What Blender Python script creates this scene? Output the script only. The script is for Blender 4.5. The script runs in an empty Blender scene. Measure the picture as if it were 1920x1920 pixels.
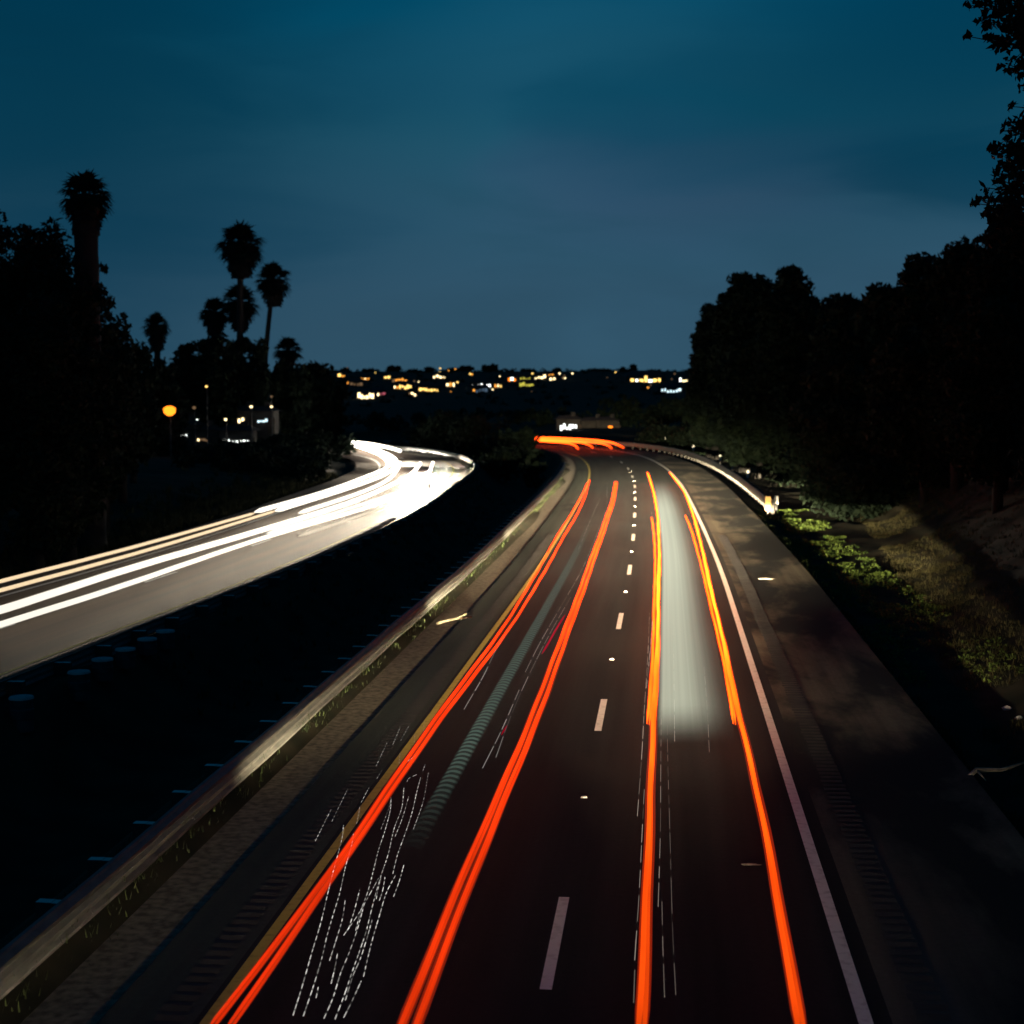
import bpy, math, random
import numpy as np
from mathutils import Vector, Matrix, noise as mnoise

random.seed(7)
RNG = np.random.default_rng(11)
S = bpy.context.scene
COL = S.collection

# ------------------------------------------------------------------ camera, sky, exposure
F_PX, CAM_H = 2920.0, 7.2                     # focal length in 1920 px frame units; eye height on the overpass
PITCH = math.atan(220 / F_PX)
YAW = math.atan(287 / F_PX)                   # looking left of the road axis (+Y)
FWD = Vector((-math.sin(YAW) * math.cos(PITCH), math.cos(YAW) * math.cos(PITCH), -math.sin(PITCH)))
RGT = Vector((math.cos(YAW), math.sin(YAW), 0))
UPV = RGT.cross(FWD)
cam_d = bpy.data.cameras.new("camera")
cam = bpy.data.objects.new("camera", cam_d)
COL.objects.link(cam)
cam.matrix_world = Matrix(((RGT.x, UPV.x, -FWD.x, 0), (RGT.y, UPV.y, -FWD.y, 0), (RGT.z, UPV.z, -FWD.z, CAM_H), (0, 0, 0, 1)))
cam_d.sensor_width = 36
cam_d.lens = F_PX / 1920 * 36
cam_d.clip_start, cam_d.clip_end = 0.5, 6000
cam_d.dof.use_dof = True
cam_d.dof.focus_distance = 26
cam_d.dof.aperture_fstop = 1.25
S.camera = cam

world = bpy.data.worlds.new("World")
S.world = world
world.use_nodes = True
SKY_GAIN = 1.0
BEAM = 4.0e6                                  # head-lamp power (summed over every car of the long exposure)
S.view_settings.view_transform = 'Standard'
S.view_settings.look = 'None'
S.view_settings.exposure = 0.0
S.view_settings.gamma = 1.0
S.cycles.use_denoising = True
S.cycles.max_bounces = 4
S.cycles.diffuse_bounces = 2
S.cycles.transparent_max_bounces = 24


def lin(r, g, b):
    return tuple(((c / 255) / 12.92 if c <= 10 else ((c / 255 + 0.055) / 1.055) ** 2.4) for c in (r, g, b)) + (1.0,)


def build_sky():
    nt = world.node_tree
    N, L = nt.nodes, nt.links
    N.clear()
    out = N.new('ShaderNodeOutputWorld')
    tc = N.new('ShaderNodeTexCoord')
    sep = N.new('ShaderNodeSeparateXYZ')
    L.new(tc.outputs['Generated'], sep.inputs[0])
    ramp = N.new('ShaderNodeValToRGB')
    mr = N.new('ShaderNodeMapRange')
    mr.inputs['From Min'].default_value, mr.inputs['From Max'].default_value = -0.02, 0.30
    L.new(sep.outputs['Z'], mr.inputs['Value'])
    L.new(mr.outputs[0], ramp.inputs[0])
    els = ramp.color_ramp.elements
    stops = [(0.0, (40, 70, 90)), (0.09, (49, 82, 102)), (0.28, (47, 82, 104)), (0.42, (41, 82, 105)), (0.60, (28, 83, 106)), (0.78, (2, 77, 106)), (0.9, (0, 68, 96)), (1.0, (0, 40, 66))]
    els[0].position, els[0].color = stops[0][0], lin(*stops[0][1])
    els[1].position, els[1].color = stops[-1][0], lin(*stops[-1][1])
    for p, c in stops[1:-1]:
        e = els.new(p)
        e.color = lin(*c)
    # bands of thin dark cloud, thickest to the right; edge vignetting is painted in too
    mp = N.new('ShaderNodeMapping')
    mp.inputs['Scale'].default_value = (3.0, 3.0, 13.0)
    mp.inputs['Location'].default_value = (1.3, 0.4, 0.7)
    L.new(tc.outputs['Generated'], mp.inputs[0])
    nz = N.new('ShaderNodeTexNoise')
    nz.inputs['Scale'].default_value = 1.6
    nz.inputs['Detail'].default_value = 5
    nz.inputs['Roughness'].default_value = 0.5
    nz.inputs['Distortion'].default_value = 0.6
    L.new(mp.outputs[0], nz.inputs['Vector'])

    def bank(direction, squash, rad, soft):
        d = direction.normalized()
        sub = N.new('ShaderNodeVectorMath'); sub.operation = 'SUBTRACT'
        L.new(tc.outputs['Generated'], sub.inputs[0]); sub.inputs[1].default_value = d
        sc = N.new('ShaderNodeVectorMath'); sc.operation = 'MULTIPLY'
        L.new(sub.outputs[0], sc.inputs[0]); sc.inputs[1].default_value = (1, 1, squash)
        ln = N.new('ShaderNodeVectorMath'); ln.operation = 'LENGTH'
        L.new(sc.outputs[0], ln.inputs[0])
        wob = N.new('ShaderNodeMath'); wob.operation = 'MULTIPLY_ADD'
        L.new(nz.outputs[0], wob.inputs[0]); wob.inputs[1].default_value = -rad * 1.8
        L.new(ln.outputs['Value'], wob.inputs[2])
        m = N.new('ShaderNodeMapRange'); m.interpolation_type = 'SMOOTHSTEP'
        m.inputs['From Min'].default_value = rad + soft - rad * 0.9
        m.inputs['From Max'].default_value = rad - soft - rad * 0.9
        m.inputs['To Min'].default_value, m.inputs['To Max'].default_value = 0, 1
        L.new(wob.outputs[0], m.inputs['Value'])
        return m

    def ray(px, py):
        return FWD + RGT * ((px - 960) / F_PX) - UPV * ((py - 960) / F_PX)
    col = ramp.outputs[0]
    for px, py, sq, rad, soft, fac, tint in (
                                             (1560, 358, 7, 0.05, 0.022, 0.35, (14, 64, 88)), (-100, 230, 0.9, 0.17, 0.16, 0.45, (0, 56, 80)),
                                             (760, 180, 5.0, 0.10, 0.08, 0.22, (0, 62, 92)), (1120, 110, 3.0, 0.12, 0.09, 0.5, (28, 82, 106)), (1330, 350, 3.5, 0.12, 0.07, 0.6, (51, 79, 106)), (60, 0, 1.0, 0.16, 0.14, 0.75, (0, 48, 70)), (1850, 0, 1.5, 0.1, 0.1, 0.6, (0, 45, 70)), (1660, 200, 2.6, 0.16, 0.09, 0.60, (0, 58, 82)), (1780, 330, 2.8, 0.075, 0.03, 0.6, (1, 56, 80)), (1300, 210, 7.0, 0.09, 0.05, 0.4, (6, 68, 92))):
        m = bank(ray(px, py), sq, rad, soft)
        k = N.new('ShaderNodeMath'); k.operation = 'MULTIPLY'
        L.new(m.outputs[0], k.inputs[0]); k.inputs[1].default_value = fac
        mx = N.new('ShaderNodeMixRGB')
        L.new(k.outputs[0], mx.inputs[0]); L.new(col, mx.inputs[1]); mx.inputs[2].default_value = lin(*tint)
        col = mx.outputs[0]
    # faint streaks everywhere
    st = N.new('ShaderNodeMapRange')
    st.inputs['From Min'].default_value, st.inputs['From Max'].default_value = 0.3, 0.7
    st.inputs['To Min'].default_value, st.inputs['To Max'].default_value = 0.90, 1.08
    L.new(nz.outputs[0], st.inputs['Value'])
    mul = N.new('ShaderNodeVectorMath'); mul.operation = 'SCALE'
    L.new(col, mul.inputs[0]); L.new(st.outputs[0], mul.inputs['Scale'])
    # afterglow of a sun already below the horizon
    sky = N.new('ShaderNodeTexSky')
    sky.sky_type = 'NISHITA'
    sky.sun_disc = False
    sky.sun_elevation = math.radians(-4)
    sky.sun_rotation = math.radians(200)
    b1, b2, add = N.new('ShaderNodeBackground'), N.new('ShaderNodeBackground'), N.new('ShaderNodeAddShader')
    L.new(mul.outputs[0], b1.inputs[0]); b1.inputs[1].default_value = SKY_GAIN
    L.new(sky.outputs[0], b2.inputs[0]); b2.inputs[1].default_value = 0.02
    L.new(b1.outputs[0], add.inputs[0]); L.new(b2.outputs[0], add.inputs[1])
    L.new(add.outputs[0], out.inputs[0])


build_sky()


# ------------------------------------------------------------------ helpers
def on_plane(px, py, z=0.0):
    d = FWD + RGT * ((px - 960) / F_PX) - UPV * ((py - 960) / F_PX)
    t = (z - CAM_H) / d.z
    return Vector((d.x * t, d.y * t, z))


def at_y(px, py, Y):
    d = FWD + RGT * ((px - 960) / F_PX) - UPV * ((py - 960) / F_PX)
    t = Y / d.y
    return Vector((d.x * t, Y, CAM_H + d.z * t))


def link(name, me, mat=None, parent=None, loc=None):
    o = bpy.data.objects.new(name, me)
    COL.objects.link(o)
    if mat is not None and me is not None:
        me.materials.append(mat)
    if parent is not None:
        o.parent = parent
    if loc is not None:
        o.location = loc
    return o


def thing(o, label, cat, group=None):
    o['label'], o['category'] = label, cat
    if group:
        o['group'] = group
    return o


def empty(name, loc, label, cat, group=None, rz=0.0):
    o = bpy.data.objects.new(name, None)
    COL.objects.link(o)
    o.location = loc
    o.rotation_euler = (0, 0, rz)
    o.empty_display_size = 0.3
    return thing(o, label, cat, group)


class MB:
    def __init__(self):
        self.v, self.f, self.c = [], [], []

    def quad_strip(self, A, B):
        n = len(self.v)
        for a, b in zip(A, B):
            self.v += [tuple(a), tuple(b)]
        for i in range(len(A) - 1):
            k = n + 2 * i
            self.f.append((k, k + 1, k + 3, k + 2))

    def box(self, c, s, rz=0.0):
        n = len(self.v)
        cs, sn = math.cos(rz), math.sin(rz)
        for dz in (-.5, .5):
            for dx, dy in ((-.5, -.5), (.5, -.5), (.5, .5), (-.5, .5)):
                x, y = dx * s[0], dy * s[1]
                self.v.append((c[0] + x * cs - y * sn, c[1] + x * sn + y * cs, c[2] + dz * s[2]))
        for q in ((0, 3, 2, 1), (4, 5, 6, 7), (0, 1, 5, 4), (1, 2, 6, 5), (2, 3, 7, 6), (3, 0, 4, 7)):
            self.f.append(tuple(n + i for i in q))

    def tube(self, P, R, sides=8, cap=True, squash=1.0, cols=None):
        P = [Vector(p) for p in P]
        if not hasattr(R, '__len__'):
            R = [R] * len(P)
        n0 = len(self.v)
        for i, p in enumerate(P):
            t = (P[min(i + 1, len(P) - 1)] - P[max(i - 1, 0)]).normalized()
            ref = Vector((0, 0, 1)) if abs(t.z) < 0.9 else Vector((1, 0, 0))
            a = t.cross(ref).normalized()
            b = a.cross(t)
            for k in range(sides):
                th = 2 * math.pi * k / sides
                self.v.append(tuple(p + a * (math.cos(th) * R[i]) + b * (math.sin(th) * R[i] * squash)))
                if cols is not None:
                    self.c.append(cols[i])
        for i in range(len(P) - 1):
            for k in range(sides):
                k2 = (k + 1) % sides
                q = n0 + i * sides
                self.f.append((q + k, q + k2, q + sides + k2, q + sides + k))
        if cap:
            self.f.append(tuple(n0 + k for k in reversed(range(sides))))
            q = n0 + (len(P) - 1) * sides
            self.f.append(tuple(q + k for k in range(sides)))

    def mesh(self, name, smooth=False):
        me = bpy.data.meshes.new(name)
        me.from_pydata(self.v, [], self.f)
        if self.c:
            at = me.color_attributes.new('glow', 'FLOAT_COLOR', 'POINT')
            at.data.foreach_set('color', np.array(self.c, dtype=np.float32).reshape(-1))
        if smooth:
            for p in me.polygons:
                p.use_smooth = True
        me.update()
        return me

    def obj(self, name, mat, parent=None, smooth=False, loc=None):
        return link(name, self.mesh(name, smooth), mat, parent, loc)


def np_mesh(name, V, Fq):
    me = bpy.data.meshes.new(name)
    me.from_pydata(V.tolist() if hasattr(V, 'tolist') else V, [], Fq.tolist() if hasattr(Fq, 'tolist') else Fq)
    me.update()
    return me


def catmull(pts, step):
    P = np.array(pts, dtype=float)
    E = np.vstack([2 * P[0] - P[1], P, 2 * P[-1] - P[-2]])
    out = []
    for i in range(len(P) - 1):
        p0, p1, p2, p3 = E[i], E[i + 1], E[i + 2], E[i + 3]
        d = np.linalg.norm(p2 - p1)
        n = max(2, int(d / step))
        a, b, c = [max(1e-6, np.linalg.norm(u - v)) ** 0.5 for u, v in ((p1, p0), (p2, p1), (p3, p2))]
        m1 = b * ((p1 - p0) / a - (p2 - p0) / (a + b) + (p2 - p1) / b)
        m2 = b * ((p2 - p1) / b - (p3 - p1) / (b + c) + (p3 - p2) / c)
        for k in range(n):
            t = k / n
            t2, t3 = t * t, t * t * t
            out.append((2 * t3 - 3 * t2 + 1) * p1 + (t3 - 2 * t2 + t) * m1 + (-2 * t3 + 3 * t2) * p2 + (t3 - t2) * m2)
    out.append(P[-1])
    return np.array(out)


class Path:
    """A road axis seen from above: positions at arc length s, offset o to the right."""
    def __init__(self, pts):
        D = catmull(pts, 1.0)
        for _ in range(30):
            D[1:-1] = 0.25 * D[:-2] + 0.5 * D[1:-1] + 0.25 * D[2:]
        seg = np.linalg.norm(np.diff(D, axis=0), axis=1)
        self.s = np.concatenate([[0], np.cumsum(seg)])
        self.D = D
        t = np.gradient(D, axis=0)
        self.T = t / np.linalg.norm(t, axis=1)[:, None]
        self.len = self.s[-1]

    def at(self, s, o=0.0, z=0.0):
        x, y = np.interp(s, self.s, self.D[:, 0]), np.interp(s, self.s, self.D[:, 1])
        tx, ty = np.interp(s, self.s, self.T[:, 0]), np.interp(s, self.s, self.T[:, 1])
        l = math.hypot(tx, ty)
        return Vector((x + ty / l * o, y - tx / l * o, z))

    def ang(self, s):
        return math.atan2(np.interp(s, self.s, self.T[:, 1]), np.interp(s, self.s, self.T[:, 0]))

    def s_of_y(self, y):
        i = int(np.argmin(np.abs(self.D[:, 1] - y)))
        return self.s[i]

    def offset_of(self, XY):
        """signed offset and arc length for an array of points"""
        XY = np.asarray(XY, dtype=float)
        o, s = np.empty(len(XY)), np.empty(len(XY))
        for i in range(0, len(XY), 4000):
            q = XY[i:i + 4000]
            d = q[:, None, :] - self.D[None]
            d2 = (d ** 2).sum(2)
            j = d2.argmin(1)
            dd = d[np.arange(len(q)), j]
            T = self.T[j]
            sg = dd[:, 0] * T[:, 1] - dd[:, 1] * T[:, 0]
            o[i:i + 4000] = np.sqrt(d2[np.arange(len(q)), j]) * np.sign(sg)
            s[i:i + 4000] = self.s[j]
        return o, s


NEAR = Path([(-1.4, -40), (-1.4, -10), (-1.4, 20), (-1.4, 45), (-1.42, 64), (-1.58, 79), (-1.8, 94), (-2.05, 108), (-2.35, 123), (-2.8, 136), (-3.5, 151), (-4.5, 165),
             (-6.3, 182), (-9.2, 197), (-14, 210), (-22, 222), (-34, 231), (-52, 238), (-86, 246), (-150, 254)])
FAR = Path([(-17, -40), (-16, 0), (-15.4, 25), (-14.9, 42), (-14.2, 58), (-13.9, 75), (-14.3, 93), (-15.3, 110), (-16.8, 136), (-19.6, 157), (-25.5, 180), (-33.5, 197), (-45, 211), (-62, 223), (-90, 234), (-150, 246)])


# ------------------------------------------------------------------ materials
def new_mat(name):
    m = bpy.data.materials.new(name)
    m.use_nodes = True
    return m, m.node_tree.nodes, m.node_tree.links


def rough_mat(name, c0, c1, scale=4.0, rough=0.9, bump=0.0, stretch=None, detail=6, lo=0.35, hi=0.65, spec=0.3):
    m, N, L = new_mat(name)
    b = N['Principled BSDF']
    tc = N.new('ShaderNodeTexCoord')
    mp = N.new('ShaderNodeMapping')
    if stretch:
        mp.inputs['Scale'].default_value = stretch
    L.new(tc.outputs['Object'], mp.inputs[0])
    n = N.new('ShaderNodeTexNoise')
    n.inputs['Scale'].default_value = scale
    n.inputs['Detail'].default_value = detail
    L.new(mp.outputs[0], n.inputs['Vector'])
    r = N.new('ShaderNodeValToRGB')
    r.color_ramp.elements[0].position, r.color_ramp.elements[1].position = lo, hi
    r.color_ramp.elements[0].color = (*c0, 1)
    r.color_ramp.elements[1].color = (*c1, 1)
    L.new(n.outputs[0], r.inputs[0])
    L.new(r.outputs[0], b.inputs['Base Color'])
    b.inputs['Roughness'].default_value = rough
    b.inputs['Specular IOR Level'].default_value = spec
    if bump:
        bp = N.new('ShaderNodeBump')
        bp.inputs['Strength'].default_value = bump
        L.new(n.outputs[0], bp.inputs['Height'])
        L.new(bp.outputs[0], b.inputs['Normal'])
    return m


def glow_mat(name, through=1.0):
    m, N, L = new_mat(name)
    N.clear()
    out, em, at = N.new('ShaderNodeOutputMaterial'), N.new('ShaderNodeEmission'), N.new('ShaderNodeAttribute')
    at.attribute_name = 'glow'
    L.new(at.outputs['Color'], em.inputs[0])
    em.inputs[1].default_value = 0.5                     # front and back of the streak both glow
    tr, add = N.new('ShaderNodeBsdfTransparent'), N.new('ShaderNodeAddShader')   # a streak of light has no body: it blocks nothing
    tr.inputs[0].default_value = (through, through, through, 1)
    L.new(em.outputs[0], add.inputs[0]); L.new(tr.outputs[0], add.inputs[1])
    L.new(add.outputs[0], out.inputs[0])
    return m


def lamp_mat(name, rgb, k):
    m, N, L = new_mat(name)
    N.clear()
    out, em = N.new('ShaderNodeOutputMaterial'), N.new('ShaderNodeEmission')
    em.inputs[0].default_value = lin(*rgb)
    em.inputs[1].default_value = k
    L.new(em.outputs[0], out.inputs[0])
    return m


def asphalt_mat(name, base, patch, pscale, lo, hi, warm=None):
    """asphalt: fine aggregate, worn lengthwise streaks and tar patches with their own outline (UV: x across in m, y along in m)"""
    m, N, L = new_mat(name)
    b = N['Principled BSDF']
    uv = N.new('ShaderNodeTexCoord')

    def tex(scale, st, detail=5, rough=0.55, dist=0.0):
        mp = N.new('ShaderNodeMapping')
        mp.inputs['Scale'].default_value = st
        L.new(uv.outputs['UV'], mp.inputs[0])
        n = N.new('ShaderNodeTexNoise')
        n.inputs['Scale'].default_value = scale
        n.inputs['Detail'].default_value = detail
        n.inputs['Roughness'].default_value = rough
        n.inputs['Distortion'].default_value = dist
        L.new(mp.outputs[0], n.inputs['Vector'])
        return n
    fine = tex(9, (1, 1, 1), 8, 0.8)
    streak = tex(1.3, (1.6, 0.03, 1), 4)
    pat = tex(pscale, (1, 0.35, 1), 6, 0.6, 0.3)

    def ramp(n, a, z, l, h):
        r = N.new('ShaderNodeValToRGB')
        r.color_ramp.elements[0].position, r.color_ramp.elements[1].position = l, h
        r.color_ramp.elements[0].color, r.color_ramp.elements[1].color = (*a, 1), (*z, 1)
        L.new(n.outputs[0], r.inputs[0])
        return r
    c1 = ramp(fine, [x * 0.75 for x in base], [x * 1.3 for x in base], 0.3, 0.7)
    c2 = ramp(streak, (0.6, 0.6, 0.6), (1.5, 1.42, 1.3), 0.3, 0.7)
    mu = N.new('ShaderNodeMixRGB'); mu.blend_type = 'MULTIPLY'; mu.inputs[0].default_value = 1
    L.new(c1.outputs[0], mu.inputs[1]); L.new(c2.outputs[0], mu.inputs[2])
    pr = ramp(pat, (0, 0, 0), (1, 1, 1), lo, hi)
    mx = N.new('ShaderNodeMixRGB')
    L.new(pr.outputs[0], mx.inputs[0]); L.new(mu.outputs[0], mx.inputs[1]); mx.inputs[2].default_value = (*patch, 1)
    L.new(mx.outputs[0], b.inputs['Base Color'])
    b.inputs['Roughness'].default_value = 0.82
    b.inputs['Specular IOR Level'].default_value = 0.12
    bp = N.new('ShaderNodeBump')
    bp.inputs['Strength'].default_value = 0.25
    bp.inputs['Distance'].default_value = 0.02
    L.new(fine.outputs[0], bp.inputs['Height']); L.new(bp.outputs[0], b.inputs['Normal'])
    return m


def smear_mat(name, rgb, k, ribs=0.0):
    """a thin veil of light: 'glow' red channel is how dense it is; lengthwise streaks (UV x), ribs across for a flickering lamp (UV y)"""
    m, N, L = new_mat(name)
    N.clear()
    out, em, tr, mx = N.new('ShaderNodeOutputMaterial'), N.new('ShaderNodeEmission'), N.new('ShaderNodeBsdfTransparent'), N.new('ShaderNodeMixShader')
    at, uv, mp, n = N.new('ShaderNodeAttribute'), N.new('ShaderNodeTexCoord'), N.new('ShaderNodeMapping'), N.new('ShaderNodeTexNoise')
    at.attribute_name = 'glow'
    em.inputs[0].default_value = lin(*rgb)
    em.inputs[1].default_value = k
    mp.inputs['Scale'].default_value = (9, 0.012, 1)
    L.new(uv.outputs['UV'], mp.inputs[0]); L.new(mp.outputs[0], n.inputs['Vector'])
    n.inputs['Scale'].default_value = 1.0
    n.inputs['Detail'].default_value = 3
    r = N.new('ShaderNodeMapRange')
    r.inputs['From Min'].default_value, r.inputs['From Max'].default_value = 0.25, 0.75
    r.inputs['To Min'].default_value, r.inputs['To Max'].default_value = 0.84, 1.12
    L.new(n.outputs[0], r.inputs['Value'])
    sp = N.new('ShaderNodeSeparateColor')
    L.new(at.outputs['Color'], sp.inputs[0])
    mu = N.new('ShaderNodeMath'); mu.operation = 'MULTIPLY'
    L.new(r.outputs[0], mu.inputs[0]); L.new(sp.outputs[0], mu.inputs[1])
    val = mu.outputs[0]
    if ribs:
        s2, w, mm = N.new('ShaderNodeSeparateXYZ'), N.new('ShaderNodeMath'), N.new('ShaderNodeMapRange')
        L.new(uv.outputs['UV'], s2.inputs[0])
        w.operation = 'SINE'
        k2 = N.new('ShaderNodeMath'); k2.operation = 'MULTIPLY'; k2.inputs[1].default_value = 2 * math.pi / ribs
        L.new(s2.outputs['Y'], k2.inputs[0]); L.new(k2.outputs[0], w.inputs[0])
        mm.inputs['From Min'].default_value, mm.inputs['From Max'].default_value = -0.3, 0.3
        mm.inputs['To Min'].default_value, mm.inputs['To Max'].default_value = 0.25, 1.0
        L.new(w.outputs[0], mm.inputs['Value'])
        m3 = N.new('ShaderNodeMath'); m3.operation = 'MULTIPLY'
        L.new(val, m3.inputs[0]); L.new(mm.outputs[0], m3.inputs[1])
        val = m3.outputs[0]
    L.new(val, mx.inputs[0]); L.new(tr.outputs[0], mx.inputs[1]); L.new(em.outputs[0], mx.inputs[2])
    L.new(mx.outputs[0], out.inputs[0])
    return m


M = {}
M['asphalt'] = asphalt_mat('asphalt_lane', (0.0145, 0.0175, 0.0195), (0.026, 0.0265, 0.025), 0.16, 0.5, 0.66)
M['asphalt_left'] = asphalt_mat('asphalt_inner_shoulder', (0.040, 0.050, 0.046), (0.022, 0.027, 0.028), 0.14, 0.6, 0.63)
M['asphalt_right'] = asphalt_mat('asphalt_outer_shoulder', (0.095, 0.086, 0.066), (0.016, 0.018, 0.018), 0.36, 0.41, 0.53)
M['asphalt_far'] = asphalt_mat('asphalt_far_road', (0.072, 0.047, 0.031), (0.05, 0.036, 0.026), 0.1, 0.5, 0.7)
M['dirt'] = rough_mat('sandy_dirt', (0.09, 0.078, 0.052), (0.24, 0.20, 0.14), 7.0, 1.0, 0.6, detail=10)
M['earth'] = rough_mat('dark_earth', (0.012, 0.014, 0.009), (0.035, 0.032, 0.020), 0.7, 1.0, 0.5, detail=8, spec=0.1)
M['paint_white'] = rough_mat('road_paint_white', (0.45, 0.43, 0.38), (0.8, 0.78, 0.72), 6, 0.7, lo=0.2, hi=0.5, detail=10)
M['paint_yellow'] = rough_mat('road_paint_yellow', (0.30, 0.24, 0.04), (0.55, 0.44, 0.08), 6, 0.7, lo=0.2, hi=0.5, detail=10)
M['galv'] = rough_mat('galvanised_steel', (0.095, 0.10, 0.095), (0.15, 0.15, 0.138), 2.5, 0.6, detail=8, stretch=(1, 1, 4))
M['wood'] = rough_mat('weathered_timber', (0.16, 0.14, 0.11), (0.30, 0.27, 0.22), 6, 0.9, 0.3, stretch=(1, 1, .2))
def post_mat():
    m, N, L = new_mat('lit_top_post')
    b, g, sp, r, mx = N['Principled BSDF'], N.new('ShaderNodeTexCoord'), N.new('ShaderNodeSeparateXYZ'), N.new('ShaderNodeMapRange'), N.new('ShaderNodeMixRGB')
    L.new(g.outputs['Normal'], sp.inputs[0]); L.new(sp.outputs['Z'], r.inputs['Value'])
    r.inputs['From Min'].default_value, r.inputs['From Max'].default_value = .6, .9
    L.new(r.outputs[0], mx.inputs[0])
    mx.inputs[1].default_value, mx.inputs[2].default_value = (.025, .024, .022, 1), (.62, .60, .55, 1)   # lit tops and unlit sides painted into the timber colour
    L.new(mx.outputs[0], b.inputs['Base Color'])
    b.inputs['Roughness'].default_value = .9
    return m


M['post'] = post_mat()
M['leaf_dark'] = rough_mat('leaf_dark', (0.004, 0.009, 0.006), (0.011, 0.019, 0.010), 0.8, 0.8, spec=0.1)
M['leaf_green'] = rough_mat('leaf_green', (0.03, 0.055, 0.012), (0.10, 0.15, 0.03), 2.2, 0.7, spec=0.15)
M['leaf_mid'] = rough_mat('weed_green', (0.010, 0.016, 0.006), (0.030, 0.042, 0.014), 2.0, .8, spec=.1)
M['leaf_dry'] = rough_mat('grass_dry', (0.022, 0.022, 0.010), (0.06, 0.055, 0.024), 1.5, 0.9, spec=0.1)
M['bark'] = rough_mat('bark', (0.008, 0.008, 0.008), (0.018, 0.017, 0.016), 4, 0.95, 0.5, stretch=(1, 1, .2))
M['thatch'] = rough_mat('dead_fronds', (0.008, 0.008, 0.007), (0.018, 0.016, 0.013), 4, 0.95, 0.4, stretch=(1, 1, .15))
M['glow'] = glow_mat('light_streak')
M['glow_dense'] = glow_mat('light_trail', .5)
M['marker'] = rough_mat('marker_plastic', (0.7, 0.68, 0.6), (0.85, 0.83, 0.78), 5, 0.4)
M['yellow_sheet'] = rough_mat('yellow_sheeting', (0.42, 0.22, 0.01), (0.5, 0.27, 0.02), 5, 0.4)
M['rubble'] = rough_mat('pale_litter', (0.3, 0.29, 0.27), (0.5, 0.48, 0.46), 5, 0.8)
M['drum'] = rough_mat('blue_grey_plastic', (0.015, 0.025, 0.028), (0.035, 0.05, 0.055), 5, 0.6)
M['drum_lid'] = rough_mat('lit_lid_plastic', (0.22, 0.26, 0.27), (0.32, 0.36, 0.36), 5, 0.6)  # lid paler than the barrel: its lit top is put into the colour
M['wall'] = rough_mat('house_render', (0.03, 0.028, 0.026), (0.06, 0.055, 0.05), 1, 0.9)
M['roof'] = rough_mat('roof_tile', (0.03, 0.025, 0.025), (0.06, 0.045, 0.04), 3, 0.9)
M['door'] = rough_mat('door_wood', (0.04, 0.03, 0.02), (0.07, 0.05, 0.035), 3, 0.7)
M['metal'] = rough_mat('dark_metal', (0.03, 0.03, 0.03), (0.06, 0.06, 0.06), 3, 0.5)


# ------------------------------------------------------------------ ground
def smooth(a, b, x):
    t = np.clip((x - a) / (b - a), 0, 1)
    return t * t * (3 - 2 * t)


def hill_z(Y):
    return np.interp(Y, [240, 320, 600, 1000, 1150, 1700, 3200], [0, 0.3, 6.4, 20.6, 21.5, 5, -6])


def fbm(XY, sc, seed):
    out = np.empty(len(XY))
    for i, (x, y) in enumerate(XY):
        out[i] = mnoise.fractal(Vector((x * sc, y * sc, seed)), 0.9, 2.0, 4)
    return out


def height(XY, with_noise=True):
    XY = np.asarray(XY, dtype=float)
    oc, sc = NEAR.offset_of(XY)
    od, sd = FAR.offset_of(XY)
    yy = NEAR.D[np.searchsorted(NEAR.s, sc).clip(0, len(NEAR.s) - 1), 1]
    foot = np.clip(7.9 + (yy - 30) * 0.085, 7.9, 13.5)
    z = np.full(len(XY), -0.35)
    # right bank
    r = oc - foot
    bank = smooth(0, 10.5, r) * 5.6 + smooth(9, 40, r) * 2.0
    bank *= 1 - smooth(150, 215, yy) * 0.75
    # median ditch
    ditch = -1.1 * smooth(0.6, 3.0, od) * smooth(6.9, 9.0, -oc)
    # left bank
    lb = smooth(12.0, 24, -od) * 1.6 * (1 - smooth(120, 190, yy) * 0.8)
    z = z + np.where(oc > 0, bank, 0) + np.where((od > 0) & (oc < 0), ditch, 0) + np.where(od < 0, lb, 0)
    z = z + np.where((oc < 0) & (oc > -9), smooth(-7.9, -7.0, oc) * (1 - smooth(-6.35, -6.1, oc)) * 0.6, 0)  # ground raised under the near rail to block beams passing below it
    flat_c = smooth(-7.6, -7.2, oc) * (1 - smooth(7.5, 7.9, oc))
    z = z + flat_c * 0.2
    if with_noise:
        edge = np.clip(np.minimum(np.abs(oc) - 8.2, 99) / 4, 0, 1)
        z = z + fbm(XY, 0.25, 3.0) * 0.28 * edge * (od > 0.8) + fbm(XY, 0.12, 9.0) * 0.3 * (od < -12.5)
    z = z + np.where(od > -1.5, smooth(-0.75, -0.3, od) * (1 - smooth(0.7, 1.6, od)) * 0.62, 0)  # mound added under the far rail to keep the gap below it dark
    return z + hill_z(XY[:, 1])


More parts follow.
